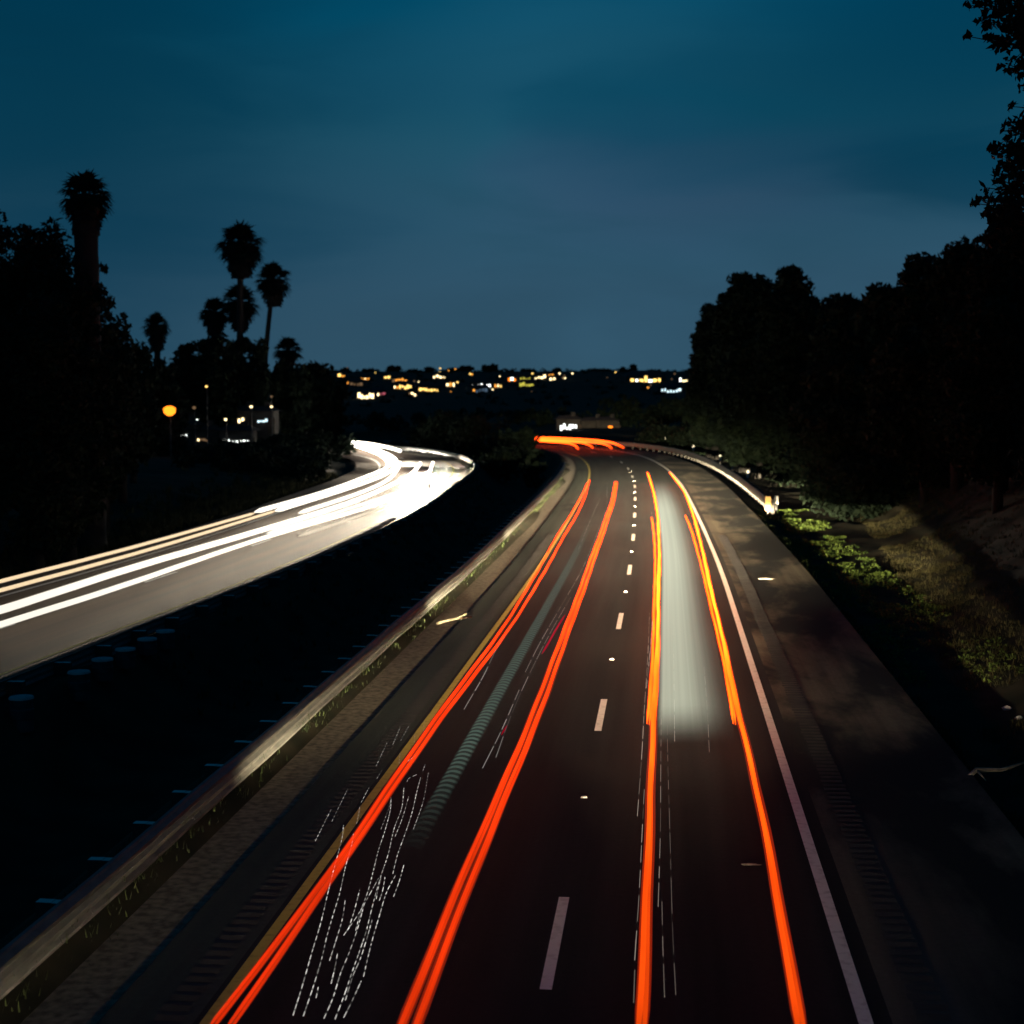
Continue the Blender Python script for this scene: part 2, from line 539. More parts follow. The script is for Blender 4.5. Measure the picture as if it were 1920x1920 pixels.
def build_ground():
    xs = np.concatenate([np.linspace(-1800, -120, 22), np.linspace(-110, -45, 30), np.arange(-44, 45, 0.8), np.linspace(46, 110, 24), np.linspace(130, 1800, 20)])
    ys = np.concatenate([np.linspace(-60, 8, 16), np.arange(9, 130, 0.9), np.arange(130, 262, 1.6), np.linspace(266, 400, 24), np.linspace(430, 1250, 34), np.linspace(1350, 4200, 14)])
    X, Y = np.meshgrid(xs, ys)
    XY = np.stack([X.ravel(), Y.ravel()], 1)
    Z = height(XY)
    V = np.column_stack([XY, Z])
    nx = len(xs)
    I = np.arange((len(ys) - 1) * nx).reshape(-1, nx)[:, :-1].ravel()
    Fq = np.column_stack([I, I + 1, I + nx + 1, I + nx])
    me = np_mesh('ground', V, Fq)
    for p in me.polygons:
        p.use_smooth = True
    o = link('ground', me, M['earth'])
    o['kind'] = 'structure'


build_ground()


def gz(x, y):
    return float(height(np.array([[x, y]]))[0])


def ribbon(name, path, o0, o1, s0, s1, z, mat, step=1.5, drop=0.0, cols=1):
    """flat sheet along a road axis, UV in metres"""
    n = max(2, int((s1 - s0) / step))
    V, Fq, UV = [], [], []
    rows = [path.at(s0 + (s1 - s0) * i / n, 0) for i in range(n + 1)]
    offs = [o0 + (o1 - o0) * k / cols for k in range(cols + 1)]
    for i in range(n + 1):
        s = s0 + (s1 - s0) * i / n
        for o in offs:
            V.append(tuple(path.at(s, o, z)))
            UV.append((o, s))
    w = cols + 1
    for i in range(n):
        for k in range(cols):
            a = i * w + k
            Fq.append((a, a + 1, a + w + 1, a + w))
    me = bpy.data.meshes.new(name)
    me.from_pydata(V, [], Fq)
    ul = me.uv_layers.new(name='UVMap')
    for l in me.loops:
        ul.data[l.index].uv = UV[l.vertex_index]
    o = link(name, me, mat)
    o['kind'] = 'structure'
    return o


SN0, SN1 = NEAR.s_of_y(-38), NEAR.len - 5
ribbon('road', NEAR, -3.95, 4.05, SN0, SN1, 0.000, M['asphalt'], cols=4)
ribbon('road_shoulder', NEAR, -5.05, -3.95, SN0, SN1, 0.000, M['asphalt_left'])
ribbon('road_shoulder', NEAR, 4.05, 7.25, SN0, SN1, 0.000, M['asphalt_right'], cols=2)
ribbon('road_verge', NEAR, -6.9, -5.05, SN0, SN1, -0.035, M['dirt'], cols=3)
SF1 = FAR.len - 5
ribbon('road', FAR, -11.6, -0.75, 0, SF1, 0.0, M['asphalt_far'], cols=4)
# painted lines
ribbon('road_marking', NEAR, -3.87, -3.72, SN0, SN1, 0.004, M['paint_yellow'])
ribbon('road_marking', NEAR, 3.66, 3.83, SN0, SN1, 0.004, M['paint_white'])
ribbon('road_marking', FAR, -2.05, -1.93, 0, SF1, 0.004, M['paint_yellow'])
ribbon('road_marking', FAR, -9.3, -9.15, 0, SF1, 0.004, M['paint_white'])
Y0 = 20.1
for k in range(-1, 13):
    s = NEAR.s_of_y(20.0) + k * 14.65
    ribbon('road_marking', NEAR, -0.07, 0.08, s - 1.75, s + 1.75, 0.004, M['paint_white'], step=0.8)
for k in range(12):
    s = FAR.s_of_y(30) + k * 14.65
    ribbon('road_marking', FAR, -5.72, -5.6, s - 1.8, s + 1.8, 0.004, M['paint_white'], step=0.8)


def rumble(path, o0, o1, s0, s1, pitch):
    """milled grooves: a row of shallow raised lips with dark hollows between"""
    mb = MB()
    s = s0
    while s < s1:
        jit = random.uniform(-0.02, 0.02)
        for ds, dz in ((0.0, 0.012),):
            a, b = path.at(s, o0 + jit, 0.004), path.at(s, o1 + jit, 0.004)
            c, d = path.at(s + pitch * 0.55, o1 + jit, 0.012), path.at(s + pitch * 0.55, o0 + jit, 0.012)
            n = len(mb.v)
            mb.v += [tuple(a), tuple(b), tuple(c), tuple(d)]
            e, f = path.at(s + pitch * 0.6, o1 + jit, 0.004), path.at(s + pitch * 0.6, o0 + jit, 0.004)
            mb.v += [tuple(e), tuple(f)]
            mb.f += [(n, n + 1, n + 2, n + 3), (n + 3, n + 2, n + 4, n + 5)]
        s += pitch
    o = mb.obj('rumble_strip', M['rumble_tar'])
    o['kind'] = 'structure'


M['rumble_tar'] = rough_mat('tarred_groove', (0.02, 0.02, 0.02), (0.04, 0.038, 0.036), 3, 0.9)
rumble(NEAR, 4.35, 4.75, NEAR.s_of_y(12), NEAR.s_of_y(80), 0.30)
rumble(NEAR, -4.45, -4.1, NEAR.s_of_y(12), NEAR.s_of_y(80), 0.30)
rumble(FAR, -1.75, -1.35, FAR.s_of_y(30), FAR.s_of_y(90), 0.30)

# reflective studs between the dashes
mbk = MB()
n = 0
for (x, y, z) in ((-.06, -.05, 0), (.06, -.05, 0), (.06, .05, 0), (-.06, .05, 0), (-.04, -.02, .022), (.04, -.02, .022), (.04, .02, .022), (-.04, .02, .022)):
    mbk.v.append((x, y, z))
mbk.f = [(0, 1, 5, 4), (1, 2, 6, 5), (2, 3, 7, 6), (3, 0, 4, 7), (4, 5, 6, 7)]
stud_me = mbk.mesh('pavement_marker')
stud_me.materials.append(M['marker'])
for k in range(9):
    s = NEAR.s_of_y(20.0) + (k + 0.5) * 14.65
    o = link('pavement_marker', stud_me, None, None, NEAR.at(s, 0.0, 0.003))
    o.rotation_euler.z = NEAR.ang(s) - math.pi / 2
    thing(o, 'small pale reflective stud stuck on the asphalt between two white lane dashes', 'road stud', 'road studs along the lane line')


# ------------------------------------------------------------------ guardrails
def w_profile():
    # (out toward traffic, height) of a triple-wave beam about 0.5 m tall
    P = [(0.0, 0.315)]
    for k in range(3):
        z = 0.33 + k * 0.165
        P += [(0.02, z), (0.078, z + 0.045), (0.08, z + 0.085), (0.02, z + 0.13)]
    return P + [(0.0, 0.825), (-0.045, 0.832)]


def guardrail(path, o, side, s0, s1, label, spacing, post_gap=0.42, base=-0.05):
    """side +1: traffic to the right of the rail (posts stand to its left)"""
    p0 = path.at(s0, o, base)
    root = empty('guardrail', p0, label, 'guardrail')
    prof = w_profile()
    n = int((s1 - s0) / 1.2)
    mb = MB()
    rows = []
    for i in range(n + 1):
        s = s0 + (s1 - s0) * i / n
        wob = 0.012 * math.sin(s * 0.7) + 0.01 * math.sin(s * 0.23 + 1)
        rows.append([path.at(s, o + side * d, base + h + wob) - p0 for d, h in prof])
    for i, row in enumerate(rows):
        mb.v += [tuple(v) for v in row]
    m = len(prof)
    for i in range(n):
        for k in range(m - 1):
            a = i * m + k
            mb.f.append((a, a + 1, a + m + 1, a + m))
    ob = mb.obj('rail', M['galv'], root)
    so = ob.modifiers.new('thick', 'SOLIDIFY')
    so.thickness = 0.008
    pb = MB()
    pb.box((-side * 0.11, 0, 0.60), (0.20, 0.15, 0.36))          # blockout
    pb.box((-side * (0.21 + post_gap / 4), 0, 0.20), (post_gap / 2, 0.15, 1.17))
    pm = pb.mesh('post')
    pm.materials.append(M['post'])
    s = s0 + 0.4
    while s < s1:
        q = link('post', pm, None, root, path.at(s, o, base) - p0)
        q.rotation_euler.z = path.ang(s) - math.pi / 2 + random.uniform(-.03, .03)
        q.rotation_euler.y = random.uniform(-.015, .015)
        s += spacing
    return root


guardrail(NEAR, -6.15, 1, NEAR.s_of_y(9), NEAR.s_of_y(150), 'long steel guardrail on timber posts beside the sandy strip left of the near lanes', 1.85)
guardrail(FAR, 0.0, -1, FAR.s_of_y(26), FAR.s_of_y(236) - 6, 'curved steel guardrail along the near edge of the far white-lit carriageway', 2.6, base=-0.2)
rr = guardrail(NEAR, 8.2, -1, NEAR.s_of_y(97), NEAR.s_of_y(226), 'guardrail with posts along the right shoulder, running round the far bend', 2.6)

# rail end terminal with a yellow marker, and white delineators behind the right rail
end_p = NEAR.at(NEAR.s_of_y(97), 8.2, -0.05)
t = empty('object_marker', end_p + Vector((0.0, -0.25, 0)), 'yellow reflective marker plate facing traffic at the end of the right guardrail', 'road marker')
mb = MB(); mb.box((0, -0.03, 0.55), (0.34, 0.03, 0.85)); mb.obj('marker_plate', M['yellow_sheet'], t)
mb = MB(); mb.box((0, 0.02, 0.3), (0.08, 0.06, 1.0)); mb.obj('post', M['metal'], t)


def delineator(loc, label, h=1.25, w=0.11, group='white delineator posts behind the right guardrail'):
    r = empty('delineator_post', loc, label, 'delineator post', group)
    mb = MB()
    mb.tube([(0, 0, -0.3), (0, 0, h * 0.95)], w * 0.28, 8)
    mb.obj('post', M['metal'], r)
    mb = MB()
    P = [(-w / 2, h * .55), (w / 2, h * .55), (w / 2, h * .95), (0.3 * w, h), (-0.3 * w, h), (-w / 2, h * .95)]
    for yy in (-w * 0.36, -w * 0.30):
        for x, z in P:
            mb.v.append((x, yy, z))
    mb.f = [tuple(range(6)), tuple(range(11, 5, -1))] + [(i, (i + 1) % 6, 6 + (i + 1) % 6, 6 + i) for i in range(6)]
    mb.obj('reflector', M['white_ret'], r)
    return r


M['white_ret'] = rough_mat('reflective_white', (0.6, 0.6, 0.58), (0.7, 0.7, 0.68), 5, 0.3)
names = ['nearest white delineator post, right beside the yellow marker plate', 'second white delineator post up the right guardrail from the yellow marker',
         'third white delineator post up the right guardrail from the yellow marker', 'fourth white delineator post along the right rail, before the wide gap',
         'fifth white delineator post along the right rail, just after the wide gap', 'sixth white delineator post along the right rail towards the bend',
         'seventh white delineator post, second last before the orange trails of the bend', 'farthest white delineator post, at the tail of the far orange trails']
for (px, py), nm in zip(((1455, 952), (1402, 905), (1373, 885), (1350, 870), (1300, 850), (1272, 841), (1248, 836), (1222, 831)), names):
    p = on_plane(px, py, 0)
    delineator(Vector((p.x, p.y, gz(p.x, p.y))), nm, h=1.35 if py < 930 else 1.1, w=0.20 if py < 930 else 0.26)


# ------------------------------------------------------------------ foliage
def leaf_cloud(centers, radii, per, size, seed, flat=0.75):
    """leaf-sized faces scattered through clumps"""
    r = np.random.default_rng(seed)
    V, Q = [], []
    allc, alls = [], []
    for (c, rad) in zip(centers, radii):
        k = max(8, int(per * rad ** 2))
        d = r.normal(size=(k, 3))
        d /= np.linalg.norm(d, axis=1)[:, None]
        rr_ = rad * (0.25 + 0.85 * r.random(k) ** 0.55)
        p = np.array(c) + d * rr_[:, None] * np.array([1, 1, flat])
        allc.append(p)
        alls.append(size * (0.5 + r.random(k)))
    P = np.vstack(allc)
    s = np.concatenate(alls)
    k = len(P)
    a = r.normal(size=(k, 3)); a /= np.linalg.norm(a, axis=1)[:, None]
    b = r.normal(size=(k, 3)); b -= (a * b).sum(1)[:, None] * a; b /= np.linalg.norm(b, axis=1)[:, None]
    asp = (0.35 + 0.4 * r.random(k))[:, None]
    sa, sb = a * s[:, None], b * s[:, None] * asp
    V = np.stack([P - sa, P - sb * 0.9 + sa * 0.1, P + sa, P + sb * 0.9 + sa * 0.1], 1).reshape(-1, 3)
    Q = np.arange(4 * k).reshape(-1, 4)
    return V, Q


def crown_spec(h, rx, rz, n, seed, base=0.35, cr=0.36):
    r = np.random.default_rng(seed)
    cs, rs = [], []
    zc = h - rz
    for i in range(n):
        d = r.normal(size=3)
        d /= (np.abs(d) ** 2.8).sum() ** (1 / 2.8)
        rad = rx * cr * (0.55 + 0.6 * r.random())
        q = r.random() ** 0.3
        cs.append((d[0] * (rx - rad * .8) * q, d[1] * (rx - rad * .8) * q, zc + d[2] * (rz - rad * .6) * q))
        rs.append(rad)
    return cs, rs


def tree(loc, h, rx, rz, label, seed, n=26, per=60, size=0.3, group=None, mat='leaf_dark', name='tree', extra=None):
    root = empty(name, loc, label, 'tree', group)
    rz = max(rz, h * .46)
    cs, rs = crown_spec(h, rx, rz, int(n * 1.7 * min(3.0, max(1.0, rz / rx))), seed)
    if extra:
        for c, rad in extra:
            cs.append(c); rs.append(rad)
    V, Q = leaf_cloud(cs, rs, per * 1.7, size * 1.25, seed)
    link('crown', np_mesh('crown', V, Q), M[mat], root)
    r = random.Random(seed)
    mb = MB()
    lean = Vector((r.uniform(-.5, .5), r.uniform(-.5, .5), 0))
    top = Vector((0, 0, h - rz)) + lean
    tr = max(0.12, h * 0.022)
    mb.tube([(0, 0, -0.6), Vector((0, 0, h * 0.2)) + lean * 0.3, top * 0.6, top], [tr * 1.3, tr, tr * 0.8, tr * 0.45], 8)
    for i in range(min(9, len(cs))):
        c = Vector(cs[i])
        a = top * r.uniform(0.45, 0.95)
        mid = (a + c) / 2 + Vector((r.uniform(-.3, .3), r.uniform(-.3, .3), r.uniform(0, .5)))
        mb.tube([a, mid, c], [tr * 0.4, tr * 0.25, tr * 0.08], 6)
    mb.obj('trunk', M['bark'], root, True)
    return root


TL, TM_GROVE = 'trees massed left of the far carriageway', 'trees under the palm cluster'


def tree_px(px, py_top, Y, halfw_px, label, seed, rz=None, zbase=None, **kw):
    """a tree whose crown tops out at this bearing, standing on the ground at distance Y"""
    if kw.get('group') in (TL, TM_GROVE):
        py_top -= 17
    top = at_y(px, py_top, Y)
    zb = gz(top.x, Y) if zbase is None else zbase
    h = top.z - zb
    rx = halfw_px / F_PX * Y
    rz = min(rz if rz else rx * 1.1, h * 0.5)
    kw.setdefault('size', min(.6, max(0.10, 0.0017 * Y)))
    kw.setdefault('per', 40 * (0.25 / kw['size']) ** 1.6)
    kw['per'] = max(kw['per'], 26 * (0.25 / kw['size']) ** 1.6) if Y < 300 else kw['per']
    return tree(Vector((top.x, Y, zb)), h, rx, rz, label, seed, **kw)


def palm(px, py, Y, w_px, label, seed, trunk_w_px, skirt_px, tip=None, group='fan palms against the dusk sky'):
    """fan palm: px, py is the middle of its leafy head"""
    r = random.Random(seed)
    c = at_y(px, py, Y)
    bx, by = (c.x, Y) if tip is None else (at_y(tip, py, Y).x, Y)
    zb = gz(bx, by)
    root = empty('fan_palm', Vector((bx, by, zb)), label, 'palm tree', group)
    top = Vector((c.x - bx, 0, c.z - zb))
    k = Y / F_PX
    tw = trunk_w_px * k / 2
    mid = Vector((top.x * 0.35, 0, top.z * 0.55))
    pts = catmull([(0, 0, -0.5), tuple(mid), tuple(top)], 0.8)
    mb = MB()
    nn = len(pts)
    mb.tube(pts, [tw * (1.2 - 0.3 * i / nn) * (1 + 0.06 * (i % 2)) for i in range(nn)], 10)
    mb.obj('trunk', M['bark'], root, True)
    R = w_px * k / 2 * 1.28

    def fan(mb, o, d, L, blades, spread, droop):
        d = d.normalized()
        side = d.cross(Vector((0, 0, 1)))
        if side.length < 0.1:
            side = Vector((1, 0, 0))
        side.normalize()
        n_ = side.cross(d).normalized()
        hub = o + d * L * 0.42
        n0 = len(mb.v)
        w = L * 0.02
        mb.v += [tuple(o - side * w), tuple(o + side * w), tuple(hub + side * w), tuple(hub - side * w)]
        mb.f.append((n0, n0 + 1, n0 + 2, n0 + 3))
        for b in range(blades):
            a = (b / (blades - 1) - 0.5) * spread
            dr = (d * math.cos(a) + side * math.sin(a)).normalized()
            l = L * 0.62 * (1 - 0.25 * abs(a) / spread) * r.uniform(.85, 1.1)
            q = dr.cross(n_).normalized() * L * 0.045
            m_ = hub + dr * l * 0.55 + n_ * L * 0.03
            e = hub + dr * l + Vector((0, 0, -droop * L * r.uniform(.5, 1.2)))
            i = len(mb.v)
            mb.v += [tuple(hub), tuple(m_ + q), tuple(e), tuple(m_ - q)]
            mb.f.append((i, i + 1, i + 2, i + 3))
    mb = MB()
    for i in range(46):
        az = i * 2.39996
        el = math.radians(88 - 118 * (i / 46) ** 0.8 + r.uniform(-9, 9))
        d = Vector((math.cos(az) * math.cos(el), math.sin(az) * math.cos(el), math.sin(el)))
        fan(mb, top, d, R * r.uniform(0.85, 1.12), 11, 2.2, 0.16 + 0.1 * (i / 46))
    mb.obj('crown', M['leaf_dark'], root)
    if skirt_px:
        mb = MB()
        Hs = skirt_px * k
        nsk = 150
        for i in range(nsk):
            az = r.uniform(0, 2 * math.pi)
            f0 = r.random()
            rad = R * (0.80 - 0.45 * f0) * r.uniform(.8, 1.1)
            o = top + Vector((math.cos(az) * rad * 0.5, math.sin(az) * rad * 0.5, -f0 * Hs * 0.8 + R * 0.1))
            e = o + Vector((math.cos(az) * rad * 0.5, math.sin(az) * rad * 0.5, -Hs * r.uniform(.2, .35)))
            s_ = Vector((-math.sin(az), math.cos(az), 0)) * R * r.uniform(.08, .16)
            i0 = len(mb.v)
            mb.v += [tuple(o - s_ * .5), tuple(o + s_ * .5), tuple(e + s_), tuple(e - s_)]
            mb.f.append((i0, i0 + 1, i0 + 2, i0 + 3))
        mb.tube([top + Vector((0, 0, 0.1 * R)), top - Vector((0, 0, Hs * .5)), top - Vector((0, 0, Hs * 1.0))], [R * .5, R * .42, tw * 1.15], 10)
        mb.obj('skirt', M['thatch'], root)
    return root


# left tree mass
TL = 'trees massed left of the far carriageway'
tree_px(-40, 398, 66, 130, 'tall dark tree cut by the left frame edge, leftmost of the tree mass', 1, rz=4.5, n=40, group=TL)
tree_px(70, 412, 72, 88, 'dark tree filling the left frame edge under the thick palm', 2, rz=4.2, n=40, group=TL)
tree_px(182, 476, 78, 36, 'slim dark tree just right of the thick palm trunk', 3, rz=3.0, n=22, group=TL)
tree_px(120, 492, 66, 92, 'broad dark tree hiding the foot of the thick palm', 4, rz=5, n=40, group=TL)
tree_px(186, 552, 80, 52, 'dark tree stepping down to the right below the thick palm', 5, rz=4, n=34, group=TL)
tree_px(222, 596, 92, 40, 'lower dark tree at the right end of the left tree mass', 6, rz=4.5, n=34, group=TL)
tree_px(60, 560, 62, 120, 'wide dark bush-like tree low at the left frame edge', 7, rz=5, n=40, group=TL)
tree_px(245, 640, 105, 55, 'dark rounded tree below the small lone palm', 8, rz=4.5, n=34, group=TL)
tree_px(170, 690, 90, 110, 'wide dark tree skirting the far road below the left tree mass', 9, rz=4, n=40, group=TL)
tree_px(300, 690, 180, 55, 'dark tree at the foot of the small lone palm', 10, rz=6, n=30, group=TL)
# palms
palm(160, 372, 72, 92, 'thick-trunked fan palm rising from the left tree mass', 21, 46, 70)
palm(451, 462, 214, 84, 'tallest fan palm of the cluster, with a two-tiered head', 22, 12, 62, tip=446)
palm(512, 528, 218, 64, 'fan palm with a bare leaning trunk, rightmost of the cluster', 23, 9, 48, tip=488)
palm(449, 570, 222, 66, 'fan palm in the middle of the cluster below the tallest one', 24, 10, 52)
palm(402, 588, 224, 54, 'fan palm on the left side of the palm cluster', 25, 11, 46)
palm(294, 612, 205, 48, 'small lone fan palm between the tree mass and the cluster', 26, 12, 48)
palm(540, 660, 222, 50, 'short fan palm standing low right of the leaning one', 27, 22, 26)
# mid-left trees
TM = 'trees under the palm cluster'
for i, (px, py, Y, hw, lb) in enumerate(((355, 652, 206, 38, 'dark round tree at the left foot of the palm cluster'), (405, 636, 200, 45, 'dark tree below the left palm of the cluster'),
                                         (460, 640, 215, 42, 'dark tree below the middle palm of the cluster'), (487, 648, 208, 20, 'narrow dark tree beside the leaning palm trunk'),
                                         (540, 690, 212, 45, 'dark tree wrapped round the short palm'), (590, 690, 225, 40, 'dark tree right of the short palm at the hill edge'),
                                         (625, 715, 235, 30, 'low dark tree at the right end of the palm grove'), (330, 700, 200, 40, 'low dark tree left of the lit buildings'))):
    tree_px(px, py, Y, hw, lb, 40 + i, n=30, rz=4.5, group=TM)

for px, py, Y, hw, lb in ((600, 808, 186, 52, 'low dark bush hiding the far road left of the blown-out bend'), (545, 815, 184, 40, 'low dark bush at the right of the lit palm-grove buildings'), (300, 815, 175, 45, 'low dark bush left of the lit palm-grove buildings')):
    p = at_y(px, py, Y)
    zb = gz(p.x, Y)
    W_, h = hw / F_PX * Y, max(1.2, p.z - zb)
    r = random.Random(px)
    cs = [(r.uniform(-W_, W_), r.uniform(-1.5, 1.5), r.uniform(.1, .75) * h) for _ in range(26)]
    V, Q = leaf_cloud(cs, [h * .4] * 26, 60, .3, px)
    thing(link('bush', np_mesh('bush', V, Q), M['leaf_dark'], None, Vector((p.x, Y, zb))), lb, 'bush', TM)

# right side
TR = 'trees on the right bank'
for i, (px, py, Y, hw, rz, lb) in enumerate((
        (1400, 497, 152, 62, 5.5, 'tall double-headed tree at the left end of the right-hand wood'),
        (1480, 492, 140, 62, 5.5, 'tall tree just right of the double-headed one'),
        (1345, 565, 182, 50, 5.0, 'tree leaning out over the far guardrail, leftmost on the right side'),
        (1330, 650, 186, 44, 5.0, 'lower tree behind the far guardrail on the right'),
        (1425, 640, 142, 90, 5.5, 'broad tree low behind the right guardrail'),
        (1520, 552, 150, 70, 4.5, 'dark tree filling the dip in the right-hand skyline'),
        (1595, 545, 130, 70, 4.2, 'rounded tree on the bank right of the skyline dip'),
        (1665, 528, 115, 62, 3.5, 'low rounded tree at the start of the rising bank skyline'),
        (1735, 474, 98, 66, 3.2, 'rounded tree halfway up the rising bank skyline'),
        (1805, 448, 86, 66, 3.0, 'rounded tree near the top of the bank skyline'),
        (1890, 405, 74, 75, 3.0, 'dark tree topping the bank at the right frame edge'),
        (1600, 670, 112, 110, 4.0, 'wide dark tree low on the right bank'),
        (1740, 610, 90, 120, 3.4, 'wide dark bushy tree in the middle of the right bank'),
        (1880, 560, 70, 120, 3.0, 'wide dark bushy tree low at the right frame edge'),
        (1510, 730, 140, 80, 3.6, 'low dark tree behind the end of the right guardrail'))):
    tree_px(px, py, Y, hw, lb, 70 + i, rz=rz, n=46, per=75 * (0.25 / min(.6, max(.10, .0017 * Y))) ** 1.6, group=TR)
# undergrowth hiding the foot of the wood
def brush(name, pts, label, rad, per, size, mat, seed, cat='bush', group=None, top=1.0):
    base = Vector((pts[0][0], pts[0][1], gz(pts[0][0], pts[0][1])))
    cs, rs = [], []
    r = random.Random(seed)
    for x, y in pts:
        z = gz(x, y)
        q = rad * r.uniform(.7, 1.2)
        cs.append((x - base.x, y - base.y, z - base.z + q * 0.6 * top)); rs.append(q)
    V, Q = leaf_cloud(cs, rs, per, size, seed, flat=top)
    o = link(name, np_mesh(name, V, Q), M[mat], None, base)
    if cat == 'stuff':
        o['kind'] = 'stuff'
        o['label'] = label
    else:
        thing(o, label, cat, group)
    return o


pts = []
for k in range(170):
    s = NEAR.s_of_y(0) + 30 + 190 * random.random()
    yy = s - NEAR.s_of_y(0)
    foot = min(13.5, max(7.9, 7.9 + (yy - 30) * .085)) if yy < 95 else 10.5
    q = NEAR.at(s, foot + (6.6 if yy < 95 else 1.8) + random.random() * 7)
    pts.append((q.x, q.y))
brush('undergrowth', pts, 'dark undergrowth at the foot of the right-hand wood', 1.9, 130, 0.2, 'leaf_dark', 5, 'stuff')

# tall tree overhanging at the right frame edge
big = at_y(2080, 900, 31)
zb = gz(big.x, 31)
root = empty('tree', Vector((big.x, 31, zb)), 'near tree whose leafy branches hang into the upper right corner', 'tree', TR)
cs, rs = [], []
r_ = random.Random(3)
for px, py, rad in ((1822, 10, 14), (1845, 40, 16), (1862, 12, 20), (1890, 30, 26), (1872, 78, 18), (1905, 80, 26), (1893, 122, 18), (1915, 128, 20), (1850, 72, 9), (1815, 68, 6), (1935, 60, 40), (1960, 120, 40), (1910, -30, 50),
                    (1910, 225, 16), (1890, 240, 14), (1870, 282, 16), (1905, 275, 24), (1885, 312, 16), (1870, 330, 13), (1847, 352, 9), (1838, 375, 9), (1862, 372, 18), (1895, 355, 26), (1825, 381, 6), (1848, 402, 10), (1875, 410, 26), (1920, 320, 40),
                    (1935, 240, 32), (1905, 415, 36), (1900, 200, 9), (1918, 165, 9), (1985, 330, 60), (1980, 210, 50), (1905, 450, 40), (1890, 395, 26), (1930, 400, 60), (1960, 470, 70), (1915, 310, 30), (1925, 270, 30), (1925, 20, 40), (1915, 55, 26)):
    Y = 31 + r_.uniform(-1.6, 1.6)
    p = at_y(px, py, Y)
    cs.append((p.x - big.x, p.y - 31, p.z - zb)); rs.append(rad / F_PX * Y)
for k in range(70):
    a = r_.uniform(-1.9, 1.9)
    q = r_.uniform(.3, 3.6)
    cs.append((math.cos(a) * q + .4, math.sin(a) * q * 1.1, r_.uniform(4.0, 15.5))); rs.append(r_.uniform(.5, 1.0))
V, Q = leaf_cloud(cs, [q * 1.05 for q in rs], 800, 0.09, 99, 0.9)
link('crown', np_mesh('crown', V, Q), M['leaf_dark'], root)
mb = MB()
mb.tube([(0, 0, -1), (0.1, 0, 4), (0.0, 0.2, 9), (-0.2, 0, 14)], [.35, .3, .2, .1], 10)
for c in cs:
    c = Vector(c)
    a = Vector((0, 0.1, max(1.5, c.z - 0.8)))
    mb.tube([a, (a + c) / 2 + Vector((0, 0, .2)), c], [.035, .022, .008], 5)
mb.obj('trunk', M['bark'], root, True)

for i, (x, y, h, rx, lb) in enumerate(((17.5, 42, 11, 3.0, 'dark tree on the bank behind the near overhanging tree'), (20, 58, 11, 3.6, 'dark tree on the bank beyond the right frame edge'), (15.5, 22, 10, 2.8, 'dark tree on the bank close to the bridge'))):
    tree(Vector((x, y, gz(x, y))), h, rx, 4.5, lb, 160 + i, n=40, per=90, size=.13, group=TR)

# median bushes
for i, (px, py, Y, hw, lb) in enumerate(((905, 775, 205, 70, 'dark bush in the median, left of the far orange trails'), (830, 770, 214, 60, 'dark bush between the two bends of the motorway'),
                                         (800, 790, 222, 45, 'low dark bush left in the median behind the curved guardrail'), (975, 800, 170, 48, 'dark bush in the median beside the near bend'),
                                         (935, 835, 150, 60, 'low dark bush on the median slope near the bend'), (1000, 835, 140, 28, 'small dark bush by the end of the left guardrail'))):
    top = at_y(px, py, Y)
    zb = gz(top.x, Y)
    h = max(1.5, top.z - zb)
    cs, rs = crown_spec(h, hw / F_PX * Y, h * .5, 22, 120 + i, cr=.4)
    V, Q = leaf_cloud(cs, rs, 50, .3, 120 + i)
    o = link('bush', np_mesh('bush', V, Q), M['leaf_dark'], None, Vector((top.x, Y, zb)))
    thing(o, lb, 'bush', 'bushes in the median')
for i, (px, py, Y, hw, lb) in enumerate(((1230, 745, 255, 110, 'long dark hedge-like bush beyond the far orange trails'), (1080, 770, 275, 120, 'dark thicket beyond the bend below the hillside lights'),
                                         (720, 775, 262, 80, 'dark thicket beyond the far bend of the white-lit road'), (950, 765, 290, 120, 'dark thicket behind the median below the hill'))):
    top = at_y(px, py, Y)
    zb = gz(top.x, Y)
    h = max(2, top.z - zb)
    cs, rs = [], []
    r = random.Random(i)
    W = hw / F_PX * Y
    for k in range(26):
        cs.append((r.uniform(-W, W), r.uniform(-2, 2), r.uniform(.2, .8) * h)); rs.append(h * .35)
    V, Q = leaf_cloud(cs, rs, 26, .45, 140 + i)
    o = link('bush', np_mesh('bush', V, Q), M['leaf_dark'], None, Vector((top.x, Y, zb)))
    thing(o, lb, 'bush', 'thickets beyond the bends')


# lit weeds and grass
def grass(name, pts, label, hgt, mat, seed, per=8, w=0.02):
    r = random.Random(seed)
    mb = MB()
    H = height(np.array(pts))
    for (x, y), z in zip(pts, H):
        for k in range(per):
            a = r.uniform(0, 2 * math.pi)
            q = Vector((x + r.gauss(0, .12), y + r.gauss(0, .12), z - 0.03))
            l = hgt * r.uniform(.4, 1.2)
            t = Vector((math.cos(a), math.sin(a), 0)) * l * r.uniform(.2, .7) + Vector((0, 0, l))
            s = Vector((-math.sin(a), math.cos(a), 0)) * w * r.uniform(.6, 1.5)
            n = len(mb.v)
            mb.v += [tuple(q - s), tuple(q + s), tuple(q + t * .6 + s * .8), tuple(q + t)]
            mb.f.append((n, n + 1, n + 2, n + 3))
    o = mb.obj(name, M[mat])
    o['kind'] = 'stuff'
    o['label'] = label
    return o


